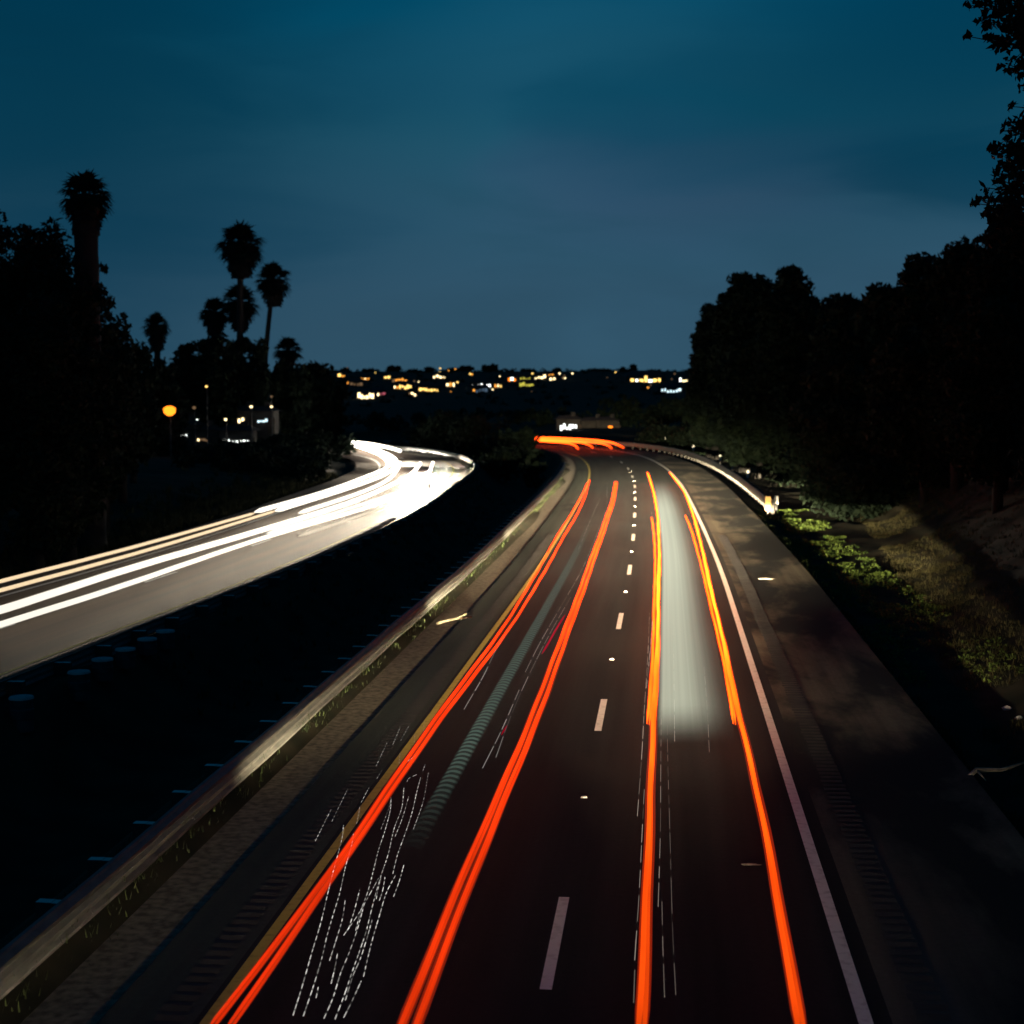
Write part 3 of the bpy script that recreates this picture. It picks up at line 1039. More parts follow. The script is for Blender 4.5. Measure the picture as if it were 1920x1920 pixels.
pts = []
for k in range(1900):
    s = NEAR.s_of_y(12) + random.random() ** 1.3 * 120
    q = NEAR.at(s, -6.42 + abs(random.gauss(0, .24)) + (.25 * random.random() if mnoise.noise(Vector((s * .5, 1, 3))) > .1 else 0))
    pts.append((q.x, q.y))
grass('weeds', pts, 'weeds along the foot of the left guardrail', 0.15, 'leaf_mid', 1, 7, .009)
pts = []
for k in range(4200):
    s = NEAR.s_of_y(25) + random.random() * 85
    yy = s - NEAR.s_of_y(0)
    foot = min(13.5, max(7.9, 7.9 + (yy - 30) * .085))
    q = NEAR.at(s, foot + 0.2 + abs(random.gauss(0, 2.6)))
    if mnoise.noise(Vector((q.x * .35, q.y * .12, 2))) > -0.38:
        pts.append((q.x, q.y))
grass('bank_grass', pts, 'dry grass and weeds on the lower right bank', 0.16, 'leaf_dry', 2, 12, .012)
pts = []
for k in range(1500):
    s = NEAR.s_of_y(40) + random.random() * 62
    q = NEAR.at(s, 7.7 + random.random() ** 1.3 * 3.3)
    if mnoise.noise(Vector((q.x * .6, q.y * .16, 7))) > -0.12:
        pts.append((q.x, q.y))
cs, rs = [], []
r = random.Random(31)
for x, y in pts[:900]:
    cs.append((x, y, gz(x, y) + .06)); rs.append(r.uniform(.12, .34))
V, Q = leaf_cloud(cs, rs, 420, 0.042, 31, .34)
o = link('ground_ivy', np_mesh('ground_ivy', V, Q), M['leaf_green'])
o['kind'] = 'stuff'; o['label'] = 'green ivy and low weeds beside the right shoulder'
pts = []
for k in range(1800):
    s = FAR.s_of_y(45) + random.random() * 95
    q = FAR.at(s, -12.2 - abs(random.gauss(0, 2.6)))
    pts.append((q.x, q.y))
grass('roadside_grass', pts, 'low grass beyond the far edge of the white-lit road', 0.5, 'leaf_dry', 3, 8, .05)
pts = []
for k in range(420):
    s = FAR.s_of_y(40) + random.random() * 90
    q = FAR.at(s, 0.7 + abs(random.gauss(0, 1.6)))
    pts.append((q.x, q.y))
grass('median_weeds', pts, 'sparse weeds in the dark median ditch', 0.25, 'leaf_dry', 4, 5, .04)


pts = []
for k in range(90):
    s = FAR.s_of_y(random.uniform(128, 200))
    q = FAR.at(s, -13.2 - random.random() * 12)
    pts.append((q.x, q.y))
brush('scrub', pts, 'dark scrub beyond the far edge of the white-lit bend', 1.0, 150, 0.25, 'leaf_dark', 15, 'stuff')

# far wood on the hill: one mass, plus the taller crowns that break the ridge
cs, rs = [], []
r = random.Random(77)
for k in range(520):
    px = r.uniform(560, 1330)
    Y = 1000 + r.uniform(-40, 60) if k < 220 else r.uniform(420, 980)
    p = at_y(px, 700, Y)
    z = float(hill_z(Y)) - 0.3
    q = r.uniform(1.3, 2.6) * (1 if k < 220 else .8)
    cs.append((p.x, Y, z + q * .7)); rs.append(q)
V, Q = leaf_cloud(cs, rs, 5, 1.0, 77, .8)
o = link('hill_wood', np_mesh('hill_wood', V, Q), M['leaf_dark'])
o['kind'] = 'stuff'; o['label'] = 'dark wooded cover on the far hillside'
ridge = [(648, 690, 9), (690, 695, 14), (737, 686, 15), (805, 689, 10), (775, 697, 12), (875, 686, 15), (918, 683, 17), (850, 692, 14), (985, 695, 10), (1045, 691, 9), (1117, 697, 12), (1168, 690, 6), (1188, 684, 7), (1135, 697, 12), (1230, 698, 10)]
wd = ['first from the left', 'second from the left', 'third, dark and broad', 'slim, in the middle of the left half', 'low, beside the slim one', 'taller, left of the highest', 'highest crown of all',
      'lower, left of the two highest', 'small, right of the highest', 'small pointed one at mid ridge', 'broad low one right of mid ridge', 'tiny pale-stemmed one standing clear', 'palm-like tuft standing clear', 'broad low one under the tufts', 'last on the right']
for i, ((px, py, hw), w) in enumerate(zip(ridge, wd)):
    tree_px(px, py, 1020, hw, 'far tree breaking the hill ridge line: ' + w, 200 + i, n=10, per=4, size=1.1, rz=hw / F_PX * 1020 * 1.0, group='trees along the far ridge')


# ------------------------------------------------------------------ light trails left by the traffic
def resample(pts, step):
    return catmull([tuple(p) for p in pts], step)


RED = (1.0, 0.030, 0.006)
ORED = (1.0, 0.036, 0.003)
AMBER = (1.0, 0.078, 0.003)
ORANGE = (1.0, 0.060, 0.004)


def trail(name, px_pts, z, rad, colf, label, group, strands=((0, 0),), step=0.8, squash=0.8, taper=True, fringe=0.0):
    """px_pts trace the streak over the road; each becomes a real point z metres above the asphalt"""
    W = [on_plane(x, y, z) for x, y in px_pts]
    P = resample(W, step)
    for _ in range(6):
        P[1:-1] = .25 * P[:-2] + .5 * P[1:-1] + .25 * P[2:]
    d = np.concatenate([[0], np.cumsum(np.linalg.norm(np.diff(P, axis=0), axis=1))])
    T = np.gradient(P, axis=0); T /= np.linalg.norm(T, axis=1)[:, None]
    origin = Vector(P[0])
    parts = []
    root = None
    if len(strands) > 1:
        root = empty(name, origin, label, 'light trail', group)
    if fringe:
        ex = []
        for (dx, dz) in strands:
            ex += [(dx, dz, 1.0, 'fringe'), (dx - .22 * fringe, dz + .01, .40, 'core'), (dx + .26 * fringe, dz - .01, .34, 'core2')]
    else:
        ex = [(dx, dz, 1.0, '') for dx, dz in strands]
    if len(ex) > 1 and root is None:
        root = empty(name, origin, label, 'light trail', group)
    for (dx, dz, rs_, kind) in ex:
        mb = MB()
        pts, R, C = [], [], []
        for i in range(len(P)):
            sx, sy = T[i, 1], -T[i, 0]
            wob = 0.006 * math.sin(d[i] * 1.1 + dx * 9) + (0.01 * math.sin(d[i] * .31 + dx * 40) if kind else 0)
            pts.append(Vector((P[i, 0] + sx * (dx + wob), P[i, 1] + sy * (dx + wob), P[i, 2] + dz)) - origin)
            e = min(d[i], d[-1] - d[i])
            f = min(1, 0.25 + e / 0.5) if taper else 1
            R.append((rad(P[i, 1]) if callable(rad) else rad) * f * rs_)
            c = colf(P[i, 1], d[i])
            if kind == 'fringe':
                g_ = min(.24, c[0] * .17)
                c = (g_, min(g_ * .05, c[1] * .4), g_ * .005)
            elif kind:
                j = (.8 if kind == 'core' else .62) * (1 + .18 * math.sin(d[i] * 1.7 + dx * 50) * math.sin(d[i] * .6 + 1))
                c = tuple(v * j for v in c)
            C.append((*c, 1.0))
        mb.tube(pts, R, 10, True, squash, C)
        o = mb.obj('strand' if root else name, M['glow' if kind == 'fringe' else 'glow_dense'], root, True, None if root else origin)
        parts.append(o)
    if root is None:
        thing(parts[0], label, 'light trail', group)
    return root or parts[0]


def tail(k0, k1, y0, y1, base=ORANGE, wobble=0.15):
    """tail-lamp streak: longer stay = brighter, from deep red to orange"""
    def f(y, d):
        t = min(1, max(0, (y - y0) / (y1 - y0)))
        k = (k0 * (k1 / k0) ** t) * (1 + wobble * math.sin(d * .9) * math.sin(d * .37))
        return tuple(c * k for c in base)
    return f


GT = 'tail light trails over the near lanes'
trail('light_trail', [(385, 1940), (400, 1916), (517, 1770), (621, 1631), (741, 1455), (833, 1326), (958, 1154), (1042, 1010), (1084, 942), (1102, 905)], .78, lambda y: .044 + .0003 * y, tail(.95, 8, 14, 56, ORED),
      'thin red trail nearest the yellow edge line, left of its twin', GT, fringe=.05)
trail('light_trail', [(420, 1940), (436, 1916), (577, 1711), (701, 1531), (821, 1358), (974, 1150), (1054, 1012), (1092, 944), (1106, 900)], .78, lambda y: .044 + .0003 * y, tail(.95, 8, 14, 56, ORED),
      'thin red trail right of its twin beside the yellow edge line', GT, fringe=.05)
trail('light_trail', [(757, 1950), (771, 1912), (880, 1640), (992, 1370), (1042, 1240), (1082, 1130), (1132, 990), (1150, 935), (1155, 903)], .85, lambda y: .062 + .0002 * y, tail(1.0, 12, 14, 60, (1.0, .043, .003)),
      'broad double red-orange trail left of the lane dashes', GT, strands=((-.066, .01), (.066, 0)), fringe=.07)
trail('light_trail', [(1201, 1945), (1203, 1911), (1218, 1527), (1224, 1399), (1232, 1228), (1235, 1100), (1236, 1020), (1231, 950), (1222, 910), (1214, 886)], .85, lambda y: .074 + .0002 * y, tail(1.15, 26, 15, 46, AMBER),
      'long orange trail along the left side of the right lane', GT, fringe=.085)
trail('light_trail', [(1505, 1945), (1498, 1915), (1441, 1591), (1403, 1407), (1377, 1301), (1360, 1220), (1331, 1095), (1304, 980), (1282, 920), (1256, 886)], .85, lambda y: .074 + .0002 * y, tail(1.15, 26, 15, 46, AMBER),
      'long orange trail beside the white edge line of the right lane', GT, fringe=.085)
trail('light_trail', [(1215, 1358), (1220, 1290), (1226, 1180), (1228, 1090), (1228, 1020), (1222, 970)], .85, lambda y: .055 + .0002 * y, tail(6, 12, 28, 60, AMBER),
      'shorter orange trail hugging the left side of the long one', GT, fringe=.07)
trail('light_trail', [(1377, 1358), (1366, 1290), (1348, 1200), (1320, 1082), (1300, 1005), (1285, 966)], .85, lambda y: .055 + .0002 * y, tail(6, 12, 28, 60, AMBER),
      'shorter orange trail with a kinked tip, left of the one by the white edge line', GT, fringe=.07)
trail('light_trail', [(1016, 1226), (1040, 1185), (1059, 1153)], .9, .025, lambda y, d: (.45, .004, .03), 'short crimson streak between the left lane trails', GT)
trail('light_trail', [(940, 1378), (944, 1370), (950, 1360)], .9, .018, lambda y, d: (.35, .004, .02), 'tiny crimson fleck below the short crimson streak', GT)
GF = 'orange trails round the far bend'
for pts, lb in ((((1170, 840), (1158, 834), (1143, 829), (1110, 825), (1060, 822), (1010, 820), (978, 821)), 'far orange trail with the rightmost hooked end'),
                (((1147, 841), (1138, 834), (1120, 830), (1080, 827), (1030, 824), (978, 822)), 'far orange trail with the second hooked end from the right'),
                (((1112, 840), (1104, 834), (1085, 829), (1050, 827), (1010, 825), (977, 824)), 'far orange trail with the third hooked end from the right'),
                (((1084, 842), (1076, 834), (1060, 830), (1030, 828), (1000, 826), (977, 826)), 'far orange trail with the leftmost hooked end')):
    trail('light_trail', pts, .8, .13, lambda y, d: tuple(c * min(14, 3 + d * .35) for c in ORANGE), lb, GF, step=1.2)

# white head-lamp trails on the far carriageway
GW = 'white headlight trails on the far carriageway'


def head(k0, k1, y0, y1, base=(1, .92, .78)):
    def f(y, d):
        t = min(1, max(0, (y - y0) / (y1 - y0)))
        k = k0 * (k1 / k0) ** t
        return tuple(c * k for c in base)
    return f


BEND_A = [(694, 891), (722, 879), (727, 866), (706, 850), (672, 838), (641, 829)]
trail('light_trail', [(-30, 1098), (0, 1090), (234, 1030), (478, 962)], .7, .08, head(1.3, 1.9, 45, 95, (1, .74, .45)), 'thin peach-white trail, topmost on the far carriageway', GW)
trail('light_trail', [(-30, 1115), (0, 1107), (281, 1030), (516, 958)], .7, .08, head(1.3, 1.9, 45, 95, (1, .74, .45)), 'thin peach-white trail just under the topmost one', GW)
trail('light_trail', [(-30, 1152), (0, 1144), (240, 1067), (483, 996), (657, 942), (732, 910), (772, 888), (788, 868)], .7, lambda y: .15, head(1.5, 8, 45, 130), 'thickest white trail, ending in the middle hook', GW)
trail('light_trail', [(-30, 1181), (0, 1171), (188, 1112), (480, 1013), (704, 946), (774, 914), (803, 888), (812, 866)], .7, lambda y: .11, head(1.5, 8, 45, 130), 'white trail nearest the median, ending in the rightmost hook', GW)
trail('light_trail', [(478, 960), (610, 922)] + BEND_A, .7, .15, head(3, 20, 95, 170), 'white trail running round the bend, outermost on the far side', GW, step=1.2)
trail('light_trail', [(516, 958), (657, 914), (716, 892), (741, 876), (742, 862), (716, 847), (676, 836), (645, 829)], .7, .15, head(3, 20, 95, 170), 'white trail running round the bend just inside the outermost one', GW, step=1.2)
trail('light_trail', [(560, 962), (672, 925), (722, 903), (744, 882), (750, 866)], .7, .13, head(2.5, 10, 90, 150), 'white trail ending in the leftmost hook', GW, step=1.2)
trail('light_trail', [(752, 846), (728, 839), (690, 832), (660, 829), (643, 827)], .7, .22, head(6, 20, 185, 215), 'short far white trail along the top of the bend', GW, step=1.2)
trail('light_trail', [(730, 872), (734, 862), (712, 846), (680, 834), (640, 830)], .8, .26, head(9, 22, 160, 205), 'broad blown-out white trail filling the tip of the bend', GW, step=1.2)
trail('light_trail', [(500, 1000), (640, 958), (740, 925), (790, 905), (818, 888)], .65, .11, head(1.8, 7, 85, 140), 'pale trail between the thick white one and the median side', GW, step=1.2)
trail('light_trail', [(560, 1005), (690, 962), (770, 932), (812, 908), (830, 890)], .65, .09, head(1.0, 5, 85, 140, (1, .86, .66)), 'cream trail on the median side, innermost of the far bend', GW, step=1.2)


# head-lamp beams of that traffic (the cars themselves were too quick to register)
def beam(path, s, o, z, direction, power, colour, near, far, half=24):
    """one unseen head lamp, shaped by hand: a wide low pattern, cut off at the horizon, strongest far ahead so that the road is lit evenly from near to far metres"""
    l = bpy.data.lights.new('headlight_beam', 'POINT')
    l.energy, l.color, l.shadow_soft_size = power, colour, .12
    l.use_nodes = True
    N, L = l.node_tree.nodes, l.node_tree.links
    em = [n for n in N if n.type == 'EMISSION'][0]
    g = N.new('ShaderNodeNewGeometry')
    sep = N.new('ShaderNodeSeparateXYZ')
    L.new(g.outputs['Incoming'], sep.inputs[0])

    def math_(op, a, b=None, c=None):
        n = N.new('ShaderNodeMath'); n.operation = op
        for i, v in enumerate((a, b, c)):
            if v is None:
                continue
            if isinstance(v, (int, float)):
                n.inputs[i].default_value = v
            else:
                L.new(v, n.inputs[i])
        return n.outputs[0]

    def sstep(v, a, b):
        n = N.new('ShaderNodeMapRange'); n.interpolation_type = 'SMOOTHSTEP'
        n.inputs['From Min'].default_value, n.inputs['From Max'].default_value = a, b
        L.new(v, n.inputs['Value'])
        return n.outputs[0]
    sin_e = math_('MULTIPLY', sep.outputs['Z'], -1.0)
    e_far, e_near = z / far, z / near
    k = math_('POWER', math_('DIVIDE', e_far, math_('MAXIMUM', sin_e, e_far)), 3.0)
    k = math_('MULTIPLY', k, sstep(sin_e, e_near * 3.2, e_near * 0.5))
    cut = math_('MULTIPLY_ADD', sstep(sin_e, e_far * .35, e_far * 1.1), .975, .025)
    stray = math_('MULTIPLY_ADD', sstep(sin_e, -.05, -.005), .994, .006)
    k = math_('MULTIPLY', k, math_('MULTIPLY', cut, stray))
    a = path.ang(s) + (0 if direction > 0 else math.pi)
    dt = N.new('ShaderNodeVectorMath'); dt.operation = 'DOT_PRODUCT'
    L.new(g.outputs['Incoming'], dt.inputs[0])
    dt.inputs[1].default_value = (math.cos(a), math.sin(a), 0)
    sd = N.new('ShaderNodeVectorMath'); sd.operation = 'DOT_PRODUCT'
    L.new(g.outputs['Incoming'], sd.inputs[0])
    sd.inputs[1].default_value = (-math.sin(a), math.cos(a), 0)
    side = sstep(math_('ABSOLUTE', sd.outputs['Value']), .05, .17)              # dimmed to both sides so the guardrails do not turn white
    dip = math_('MULTIPLY_ADD', sstep(sin_e, .022, .055), .990, .010)
    k = math_('MULTIPLY', k, math_('ADD', math_('MULTIPLY', side, dip), math_('SUBTRACT', 1.0, side)))
    h1, h0 = math.cos(math.radians(half * 1.9)), math.cos(math.radians(half * .35))
    k = math_('MULTIPLY', k, sstep(dt.outputs['Value'], h1, h0))
    L.new(k, em.inputs['Strength'])
    ob = bpy.data.objects.new('headlight_beam', l)
    COL.objects.link(ob)
    ob.location = path.at(s, o, z)
    return ob


WARM = (1, .80, .50)
for y, o, p, half in ((15, 1.5, 1.1, 5), (31, 1.7, 1.8, 8), (52, 1.9, 3.0, 24), (74, 1.9, 2.1, 30), (98, 1.9, .35, 30), (-6, -2.2, .06, 26), (8, -2.2, .27, 24), (22, -2.0, 1.3, 24), (45, -1.9, 1.6, 30), (70, -1.9, 1.4, 30), (92, -1.9, .2, 28)):  # rearmost left lamps are weak added fill for the rail and dirt
    beam(NEAR, NEAR.s_of_y(y), o, .68, 1, BEAM * p, WARM, 20, 62, half)
for y, p in ((95, .07), (120, .30), (150, .9), (175, 1.0)):
    beam(FAR, FAR.s_of_y(y), -5.0, .7, -1, BEAM * p, (1, .84, .62), 14, 60, 24)
for y in (210, 226):
    beam(FAR, FAR.s_of_y(y), -5, .8, -1, BEAM * .6, (1, .9, .75), 16, 70, 24)


# ghostly smear of a pale van and a ribbed light band, both glowing sheets
def smear(name, path, o0, o1, z, s0, s1, dens, mat, label, cols=12, thick=.05):
    n = max(4, int((s1 - s0) / .7))
    mb = MB()
    UV = []
    p0 = path.at(s0, (o0 + o1) / 2, z)
    for lay in (0,):
        for i in range(n + 1):
            t = i / n
            s = s0 + (s1 - s0) * t
            for k in range(cols + 1):
                u = k / cols
                crown_ = thick * math.sin(math.pi * u)
                p = path.at(s, o0 + (o1 - o0) * u, z + crown_) - p0
                mb.v.append(tuple(p))
                v = dens(u, t)
                mb.c.append((v, v, v, 1))
                UV.append((o0 + (o1 - o0) * u, s))
    w = cols + 1
    for i in range(n):
        for k in range(cols):
            a = i * w + k
            mb.f.append((a, a + 1, a + w + 1, a + w))
    me = mb.mesh(name)
    ul = me.uv_layers.new(name='UVMap')
    for l in me.loops:
        ul.data[l.index].uv = UV[l.vertex_index]
    o = link(name, me, mat, None, p0)
    thing(o, label, 'light trail', None)
    o.visible_shadow = True
    return o


def sst(a, b, x):
    t = min(1, max(0, (x - a) / (b - a)))
    return t * t * (3 - 2 * t)


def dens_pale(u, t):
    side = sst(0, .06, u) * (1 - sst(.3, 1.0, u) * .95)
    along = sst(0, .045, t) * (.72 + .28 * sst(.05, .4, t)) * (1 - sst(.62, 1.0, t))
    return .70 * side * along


smear('light_trail', NEAR, 1.28, 2.75, .8, NEAR.s_of_y(28.6), NEAR.s_of_y(118), dens_pale, smear_mat('pale_veil', (220, 224, 198), 1.25), 'wide pale grey-green ghost of a passing van, a glowing veil lying between the orange trails of the right lane')


def dens_green(u, t):
    return .42 * sst(0, .2, u) * (1 - sst(.8, 1, u)) * sst(0, .12, t) * (1 - sst(.55, 1, t)) + .02


smear('light_trail', NEAR, -2.43, -2.10, .55, NEAR.s_of_y(22.2), NEAR.s_of_y(85), dens_green, smear_mat('green_veil', (135, 165, 150), 0.6, ribs=.33), 'pale green ribbed band of light along the middle of the left lane')


# fine white flicker lines over the left lane
def flicker(px_pts, z, label, rad=.006, k=1.2, group='fine flickering lines over the left lane', cat='light trail', dash=.16, fill=.62, col=(1, .97, .9)):
    W = [on_plane(x, y, z) for x, y in px_pts]
    P = [Vector(p) for p in resample(W, .05)] if len(W) > 2 else [W[0].lerp(W[1], i / 60) for i in range(61)]
    o0 = P[0]
    r = random.Random(int(px_pts[0][0] * 7 + px_pts[0][1]))
    cols, on, left, kk = [], True, dash * fill, k
    for i, p in enumerate(P):
        cols.append(tuple(c * (kk if on else 0.02 * k) for c in col) + (1,))
        left -= (P[i] - P[i - 1]).length if i else 0
        if left <= 0:
            on = not on
            kk = k * r.uniform(.2, 1.6)
            left = dash * (fill if on else 1 - fill) * r.uniform(.5, 1.6)
    mb = MB()
    mb.tube([p - o0 for p in P], rad, 5, True, 1.0, cols)
    thing(mb.obj('light_streak', M['glow'], None, False, o0), label, cat, group)


ZB = lambda x, y: (520 + x * .2967, 1350 + y * .2967)
FL = [[(100, 1865), (155, 1690), (215, 1480), (275, 1280), (320, 1090), (355, 950), (385, 840), (410, 740), (418, 665)],
      [(165, 1870), (235, 1660), (285, 1490), (310, 1380), (350, 1240), (395, 1090), (430, 930), (470, 790), (480, 720)],
      [(330, 1520), (375, 1380), (410, 1260), (430, 1130)], [(450, 1320), (485, 1210), (520, 1075)],
      [(495, 1330), (530, 1200), (570, 1090), (605, 960), (640, 820), (680, 700), (715, 560), (718, 490)],
      [(295, 1885), (350, 1760), (400, 1600), (450, 1480), (500, 1340), (550, 1160)],
      [(365, 1890), (430, 1720), (470, 1600), (520, 1460), (560, 1340), (600, 1180), (650, 1000), (700, 850), (740, 680), (785, 560), (800, 430)],
      [(430, 1770), (480, 1610), (520, 1520), (560, 1400), (600, 1260)], [(545, 1620), (570, 1510), (600, 1390), (650, 1220), (690, 1090), (745, 985)],
      [(340, 1665), (365, 1560), (380, 1475)], [(245, 1755), (258, 1690)], [(645, 1140), (665, 1080), (680, 995)], [(625, 1130), (640, 1050), (655, 995)],
      [(730, 970), (760, 850), (800, 740), (850, 590), (880, 460), (905, 365)], [(735, 1115), (770, 1020), (800, 915)], [(745, 735), (790, 620), (830, 485)],
      [(420, 1880), (470, 1780), (530, 1650)], [(420, 1360), (510, 1230), (590, 1090), (640, 1000)],
      [(500, 655), (515, 590), (520, 550)], [(530, 520), (578, 430)], [(625, 290), (695, 140)], [(240, 765), (340, 565)], [(345, 640), (445, 435)], [(730, 155), (775, 50)],
      [(630, 370), (665, 310)], [(820, 390), (830, 370), (880, 345)], [(920, 320), (935, 280)], [(825, 260), (885, 215)], [(770, 275), (775, 205)], [(865, 140), (870, 90)], [(925, 70), (928, 5)],
      [(860, 690), (920, 520), (955, 330)], [(780, 130), (830, 40)], [(655, 690), (700, 570), (720, 500)]]
LBF = 'hair-thin dashed white line of light hanging over the left lane'
for q in FL:
    if len(q) == 2:
        q = [q[0], ((q[0][0] + q[1][0]) / 2, (q[0][1] + q[1][1]) / 2), q[1]]
    flicker([ZB(*a) for a in q], .35, LBF, rad=.0055 if q[0][1] > 900 else .004, k=.55 if q[0][1] > 700 else .35)
LBR = 'hair-thin white line of light running beside the orange trails of the right lane'
for q, kk in (([(1195, 1530), (1203, 1420), (1208, 1330), (1214, 1240), (1218, 1150)], .35), ([(1190, 1800), (1198, 1680), (1204, 1560), (1208, 1480)], .30), ([(1212, 1290), (1220, 1210), (1226, 1120), (1230, 1050)], .5),
              ([(1234, 1700), (1238, 1560), (1239, 1430), (1240, 1300)], .22), ([(1246, 1870), (1243, 1780), (1241, 1690)], .12), ([(1267, 1865), (1261, 1740), (1256, 1560), (1252, 1420), (1250, 1250)], .10),
              ([(1330, 1410), (1326, 1330), (1320, 1250)], .2), ([(1265, 1390), (1264, 1300), (1262, 1160)], .35), ([(1188, 1880), (1192, 1760)], .15),
              ([(1222, 960), (1224, 1010)], .5)):
    if len(q) == 2:
        q = [q[0], ((q[0][0] + q[1][0]) / 2, (q[0][1] + q[1][1]) / 2), q[1]]
    flicker(q, .45, LBR, rad=.0045, k=kk, group='fine lines beside the orange trails', dash=1.2, fill=.8, col=(1, .85, .7))
LBM = 'hair-thin grey line of light along the left side of the double red trail'
for q, kk in (([(985, 1260), (1010, 1210), (1050, 1140), (1090, 1070), (1120, 1000), (1137, 950), (1138, 905)], .16), ([(930, 1420), (955, 1350), (985, 1280), (1030, 1190), (1070, 1120)], .14),
              ([(1085, 1030), (1105, 980), (1125, 935)], .12), ([(870, 1330), (905, 1270), (935, 1210), (975, 1150), (1000, 1100)], .22), ([(905, 1440), (940, 1370), (975, 1290)], .2)):
    flicker(q, .5, LBM, rad=.008, k=kk, group='fine lines beside the double red trail', dash=2.0, fill=.85)


# ------------------------------------------------------------------ small things by the road
def lump(name, p, size, label, cat, mat, seed, group=None, rz=0.0):
    r = random.Random(seed)
    mb = MB()
    n = 7
    rows = 4
    for j in range(rows + 1):
        ph = math.pi * j / rows
        for k in range(n):
            th = 2 * math.pi * k / n
            q = r.uniform(.75, 1.15)
            mb.v.append((size[0] * math.sin(ph) * math.cos(th) * q, size[1] * math.sin(ph) * math.sin(th) * q, size[2] * math.cos(ph) * q + size[2] * .7))
    for j in range(rows):
        for k in range(n):
            a, b = j * n + k, j * n + (k + 1) % n
            mb.f.append((a, b, b + n, a + n))
    o = mb.obj(name, M[mat], None, False, p)
    o.rotation_euler.z = rz
    thing(o, label, cat, group)


for i, (px, py, sz, lb) in enumerate(((1888, 1331, (.13, .10, .06), 'larger pale scrap of litter on the dark right bank'), (1910, 1349, (.09, .07, .05), 'smaller pale scrap of litter at the right frame edge'),
                                      (1812, 1467, (.12, .04, .03), 'flat pale scrap lying at the foot of the right bank'))):
    p = on_plane(px, py, 0)
    for _ in range(12):
        z = gz(p.x, p.y)
        p = on_plane(px, py, z)
    lump('litter', p, sz, lb, 'litter', 'rubble', 300 + i)
for px, py, sz, lb in ((1435, 1086, (.35, .05, .02), 'pale splinter lying across the right shoulder'), (1408, 1622, (.16, .05, .015), 'pale flattened scrap on the asphalt near the right edge line')):
    p = on_plane(px, py, 0.004)
    lump('litter', p, sz, lb, 'litter', 'wood', int(px))
# fallen branch across the sandy strip
p0, p1 = on_plane(820, 1170, .02), on_plane(884, 1157, .03)
mb = MB()
mid = (p0 + p1) / 2 + Vector((.05, .1, .06))
mb.tube([(0, 0, 0.02), mid - p0, p1 - p0], [.05, .04, .02], 7)
mb.tube([mid - p0, mid - p0 + Vector((.3, .25, .12))], [.025, .01], 6)
mb.tube([(p1 - p0) * .7, (p1 - p0) * .7 + Vector((-.1, .4, .1))], [.02, .008], 6)
thing(mb.obj('fallen_branch', M['dirt'], None, True, p0), 'pale fallen branch lying across the sandy strip', 'branch')
p = at_y(1850, 1470, 30)
zb = gz(p.x, 30)
mb = MB()
mb.tube([(-.5, -.3, .05), (-.2, 0, .22), (.3, .2, .18), (.9, .5, .3)], [.05, .05, .04, .02], 7)
mb.tube([(-.2, 0, .22), (-.1, -.4, .12)], [.03, .01], 6)
thing(mb.obj('fallen_branch', M['wood'], None, True, Vector((p.x, 30, zb))), 'gnarled dead branch low on the right bank', 'branch')
# drums in the median behind the far guardrail
for i, ((px, py), w) in enumerate(zip(((40, 1310), (148, 1262), (192, 1238), (235, 1219), (276, 1200), (310, 1185)), ('leftmost, half lost in the dark', 'second from the left, with the brightest lid', 'third from the left', 'fourth from the left', 'fifth from the left, tall and narrow', 'last one on the right'))):
    p = on_plane(px, py, .5)
    zb = gz(p.x, p.y)
    root = empty('drum', Vector((p.x, p.y, zb)), 'dim blue-grey drum in the median ditch: ' + w, 'drum', 'drums in the median ditch')
    h = .5 - zb
    mb = MB(); mb.tube([(0, 0, -.05), (0, 0, h * .33), (0, 0, h * .36), (0, 0, h * .66), (0, 0, h * .69), (0, 0, h)], [.25, .25, .265, .265, .25, .25], 16); mb.obj('barrel', M['drum'], root, False)
    mb = MB(); mb.tube([(0, 0, h + .002), (0, 0, h + .05)], [.275, .26], 16); mb.obj('lid', M['drum_lid'], root)
# thin dark sign stake by the far bend
p = on_plane(805, 940, 0)
mb = MB(); mb.tube([(0, 0, -.5), (0, 0, 1.5)], .05, 6); mb.box((0, 0, 1.35), (.14, .03, .3))
thing(mb.obj('marker_stake', M['metal'], None, False, Vector((p.x, p.y, -.3))), 'thin dark marker stake standing at the edge of the blown-out far bend', 'marker stake')


# ------------------------------------------------------------------ lit buildings and lamps
TONE = {'white': ((235, 240, 235), 4.5), 'cream': ((255, 225, 165), 3.6), 'yellow': ((255, 205, 110), 2.6), 'amber': ((255, 165, 65), 1.6), 'orange': ((255, 130, 30), 3.0),
        'blue': ((205, 235, 245), 2.2), 'green': ((215, 205, 80), 1.1), 'pink': ((225, 110, 130), .7), 'dim': ((190, 150, 110), .35), 'dimblue': ((120, 150, 180), .35)}
TM_ = {k: lamp_mat('lit_window_' + k, c, s) for k, (c, s) in TONE.items()}
hr = random.Random(5)


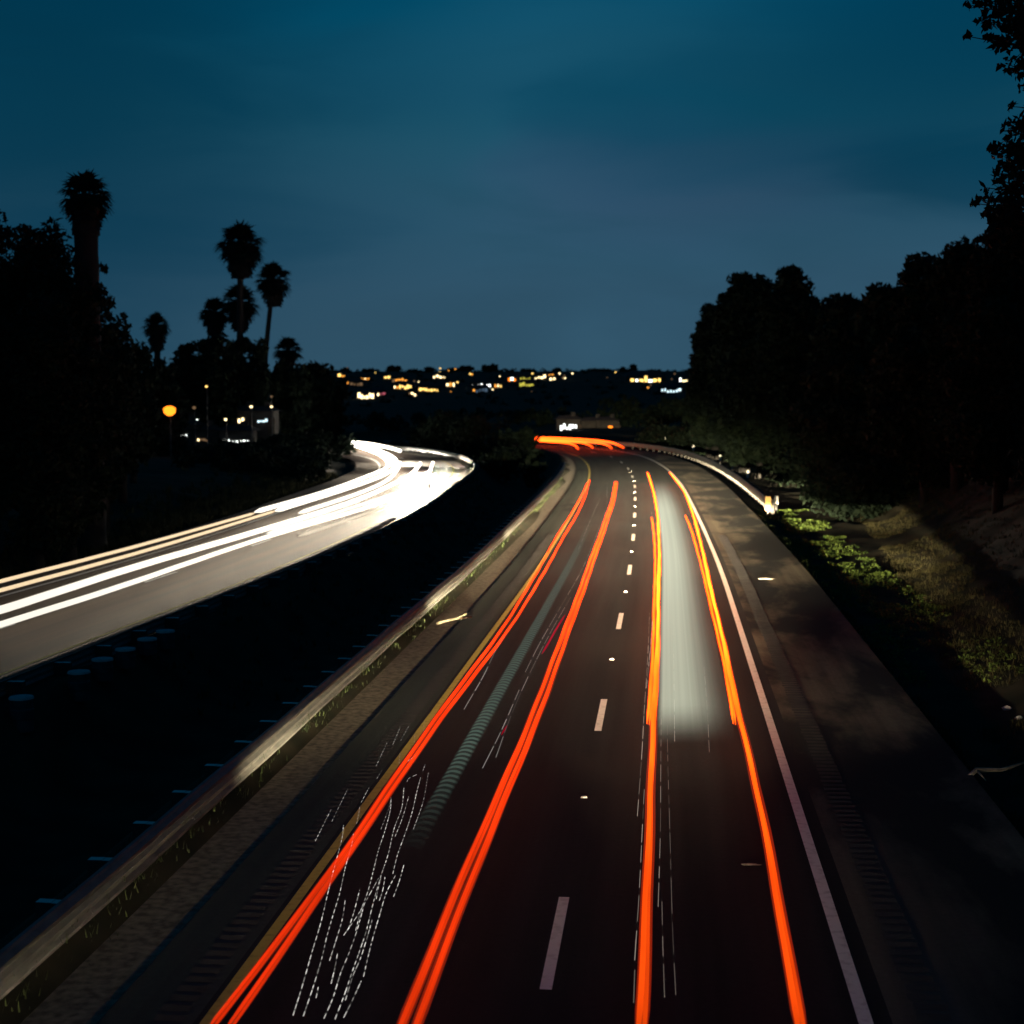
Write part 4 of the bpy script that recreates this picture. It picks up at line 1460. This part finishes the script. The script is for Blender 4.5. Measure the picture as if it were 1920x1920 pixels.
def house(px, py, w_px, h_px, tone, label, Y=None, group='lit houses on the far hill', n_win=None):
    if Y is None:
        ys = np.linspace(430, 1010, 300)
        pyv = [740 - (float(hill_z(y)) + 2.2 - CAM_H) / y * F_PX for y in ys]
        Y = float(ys[int(np.argmin([abs(a - py) for a in pyv]))])
    w_px, h_px = w_px * 1.1, h_px * 1.0
    k = Y / F_PX
    c = at_y(px, py, Y)
    W, H = max(4.0, w_px * k * 1.25), max(3.0, h_px * k * 1.35)
    zw = h_px * k
    zb = c.z - H * .55
    root = empty('house', Vector((c.x, Y, zb)), label, 'house', group, rz=hr.uniform(-.15, .15) + YAW)
    D = W * .7
    mb = MB(); mb.box((0, D / 2, H / 2 - 1.0), (W, D, H + 2.0)); mb.obj('wall', M['wall'], root)
    mb = MB()
    e, rh = .45, W * .16
    n0 = [(-W / 2 - e, -e, H), (W / 2 + e, -e, H), (W / 2 + e, D + e, H), (-W / 2 - e, D + e, H), (-W / 2 + D * .25, D / 2, H + rh), (W / 2 - D * .25, D / 2, H + rh)]
    mb.v = n0
    mb.f = [(0, 1, 5, 4), (1, 2, 5), (2, 3, 4, 5), (3, 0, 4), (3, 2, 1, 0)]
    rf = mb.obj('roof', M['roof'], root)
    mb = MB(); mb.box((W * .22, D * .45, H + rh * .9), (.7, .7, 1.2)); mb.obj('chimney', M['wall'], rf)
    nw = n_win or max(1, min(7, int(w_px / 5)))
    span = w_px * k
    for i in range(nw):
        ww = span / nw * hr.uniform(.4, .95)
        hh = zw * hr.uniform(.35, 1.0)
        x = -span / 2 + span * (i + .5) / nw
        mb = MB()
        zc = H * .55 + hr.uniform(-.3, .3) * zw
        mb.box((x, -.05, zc), (ww, .06, hh))
        mb.obj('window', TM_[tone if hr.random() < .8 or tone in ('blue', 'white') else hr.choice(['amber', 'cream', 'dim', 'white', 'yellow'])], root)
    mb = MB(); mb.box((W * .42, -.04, 1.05), (.95, .05, 2.1)); mb.obj('door', M['door'], root)


def lamp(px, py, Y, tone, label, r_px=4.0, group='street lamps among the hillside houses'):
    c = at_y(px, py, Y)
    zb = min(gz(c.x, Y), c.z - 2.0)
    root = empty('street_lamp', Vector((c.x, Y, zb)), label, 'street lamp', group)
    h = c.z - zb
    R = r_px * Y / F_PX * (.62 if Y < 200 and r_px < 8 else .9)
    mb = MB(); mb.tube([(0, .25, -.5), (0, .25, h * .9), (0, .15, h + R), (0, -.1, h + R * 1.15)], [.09, .06, .05, .05], 8); mb.obj('pole', M['metal'], root)
    mb = MB(); mb.tube([(0, 0, h + R), (0, 0, h + R * .6), (0, 0, h - R * .2), (0, 0, h - R * .7)], [R * .5, R * 1.1, R * 1.0, R * .4], 10); mb.obj('lamp_head', TM_[tone], root)


HL = [
    (640, 705, 13, 6, 'yellow', 'small yellow-lit house high at the left end of the hillside lights'), (646, 717, 14, 6, 'amber', 'amber-lit house just below the small yellow one at the left end'),
    (627, 727, 10, 6, 'dim', 'dim house lowest at the left end of the hill'), (685, 712, 17, 6, 'amber', 'amber-lit house right of the leftmost group, near the ridge'), (668, 720, 22, 6, 'dim', 'long dim house left below the ridge amber one'),
    (726, 709, 12, 6, 'yellow', 'small yellow house above the double bright pair'), (749, 714, 26, 8, 'amber', 'upper of the two stacked golden houses'), (755, 727, 32, 10, 'yellow', 'lower, brighter one of the two stacked golden houses'),
    (686, 744, 28, 11, 'cream', 'bright cream house lowest on the left of the hill'), (711, 739, 22, 6, 'pink', 'pinkish house touching the lowest cream one'), (773, 739, 14, 7, 'cream', 'small cream house right below the golden pair'),
    (804, 731, 34, 8, 'yellow', 'long yellow-lit house mid slope, right of the golden pair'), (823, 707, 22, 8, 'cream', 'cream house near the ridge under the first high crown'), (845, 722, 16, 9, 'amber', 'amber house between the cream ridge house and the brightest white one'),
    (903, 723, 32, 9, 'white', 'brightest white house at the middle of the hill'), (900, 733, 26, 7, 'dimblue', 'dim bluish house directly below the brightest white one'), (934, 724, 14, 8, 'amber', 'amber house right of the brightest white one'),
    (960, 712, 14, 7, 'orange', 'deep orange house near the ridge at mid hill'), (985, 713, 20, 9, 'green', 'upper yellow-green house at mid hill'), (987, 722, 24, 7, 'green', 'lower yellow-green house at mid hill'),
    (1013, 708, 20, 9, 'cream', 'cream house right of the yellow-green pair'), (1034, 704, 12, 6, 'amber', 'small amber house on the ridge, upper of a close pair'), (1036, 711, 12, 6, 'cream', 'small cream house on the ridge, lower of a close pair'),
    (1211, 714, 54, 13, 'yellow', 'largest golden-lit building near the right end of the hill'), (1282, 713, 17, 8, 'cream', 'cream house touching the right-hand trees'), (1258, 733, 34, 8, 'blue', 'cold white building below the largest golden one')]
for a in HL:
    house(*a)
for a in ((626, 710, 985, 'white', 'white lamp at the left end of the hill lights', 3.0), (690, 704, 1000, 'dim', 'dim lamp on the ridge above the amber house', 2.2), (1066, 703, 990, 'white', 'white lamp on the ridge right of mid hill', 3.2),
          (1071, 711, 900, 'dimblue', 'dim bluish lamp just under the white ridge lamp', 3), (1128, 713, 900, 'white', 'single white lamp alone on the dark right slope', 4), (1237, 703, 990, 'white', 'white lamp above the largest golden building', 3.2),
          (1277, 705, 980, 'white', 'white lamp high beside the right-hand trees', 3), (987, 763, 470, 'dimblue', 'faint lamp low in the dark middle of the hill', 3), (729, 799, 300, 'cream', 'bright cream lamp beyond the tip of the white-lit bend', 5.5),
          (656, 811, 290, 'pink', 'pink-red lamp just above the tip of the white-lit bend', 4), (705, 722, 830, 'dim', 'dim lamp between the cream and golden houses', 2.5), (880, 716, 900, 'dim', 'dim lamp left above the brightest white house', 2.2)):
    lamp(*a)
GB = 'lit buildings beyond the far bend'
house(1066, 801, 30, 12, 'white', 'white building with upright bright panes above the far orange trails', 262, GB, 6)
house(1112, 804, 14, 6, 'white', 'small white-lit building between the upright panes and the orange one', 268, GB, 2)
house(1140, 803, 16, 7, 'orange', 'small orange-lit building right of the white ones above the far trails', 268, GB, 2)
GP = 'lit buildings under the palm grove'
YB = 196
for px, py, w, h, t, lb in ((344, 816, 28, 6, 'white', 'white-lit low building at the left under the palms'), (443, 827, 48, 6, 'white', 'longest white-lit building, lowest under the palms'), (380, 825, 20, 5, 'dim', 'dim low building between the two white-lit ones'),
                            (485, 790, 32, 8, 'blue', 'cold white building at the right under the palms'), (452, 789, 13, 8, 'cream', 'cream-lit building left of the cold white one'), (366, 787, 13, 6, 'white', 'small white-lit building right of the orange lamp')):
    house(px, py, w, h, t, lb, YB if py > 800 else YB + 4, GP)
GL = 'lamps under the palm grove'
lamp(318, 772, 170, 'orange', 'big glowing orange lamp at the left under the palms', 12, GL)
for px, py, t, r_, lb in ((364, 765, 'dim', 5, 'dim cream lamp above the small white-lit building'), (387, 725, 'yellow', 3.5, 'small yellow lamp highest under the palms'), (423, 787, 'cream', 4, 'small cream lamp left of the cream-lit building'),
                          (471, 763, 'cream', 4, 'cream lamp above the cold white building'), (509, 744, 'dim', 3.5, 'upper of two small lamps at the right under the palms'), (509, 763, 'cream', 3.5, 'lower of two small lamps at the right under the palms'), (577, 828, 'white', 2, 'tiny white lamp alone right of the palm grove buildings')):
    lamp(px, py, YB - 6, t, lb, r_, GL)
pts = []
for k in range(1300):
    s = NEAR.s_of_y(10) + random.random() ** 1.2 * 85
    q = NEAR.at(s, 7.2 + random.gauss(0, .16) + .25 * mnoise.noise(Vector((s * .4, 3, 1))))
    pts.append((q.x, q.y))
grass('edge_weeds', pts, 'dark weeds creeping over the outer edge of the right shoulder', 0.16, 'leaf_mid', 8, 8, .012)
# specks of light scattered between the houses
lr = random.Random(12)
for k in range(34):
    px = lr.uniform(612, 1060) if k < 27 else lr.uniform(1060, 1285)
    Y = lr.uniform(560, 1000)
    py = 740 - (float(hill_z(Y)) + lr.uniform(2.5, 5) - CAM_H) / Y * F_PX
    t_ = lr.choice(['amber', 'yellow', 'cream', 'dim', 'dim'])
    lamp(px, py, Y, t_, 'tiny warm street lamp, one of the scattered specks between the hillside houses', lr.uniform(.9, 2.0), 'specks of light between the hillside houses')
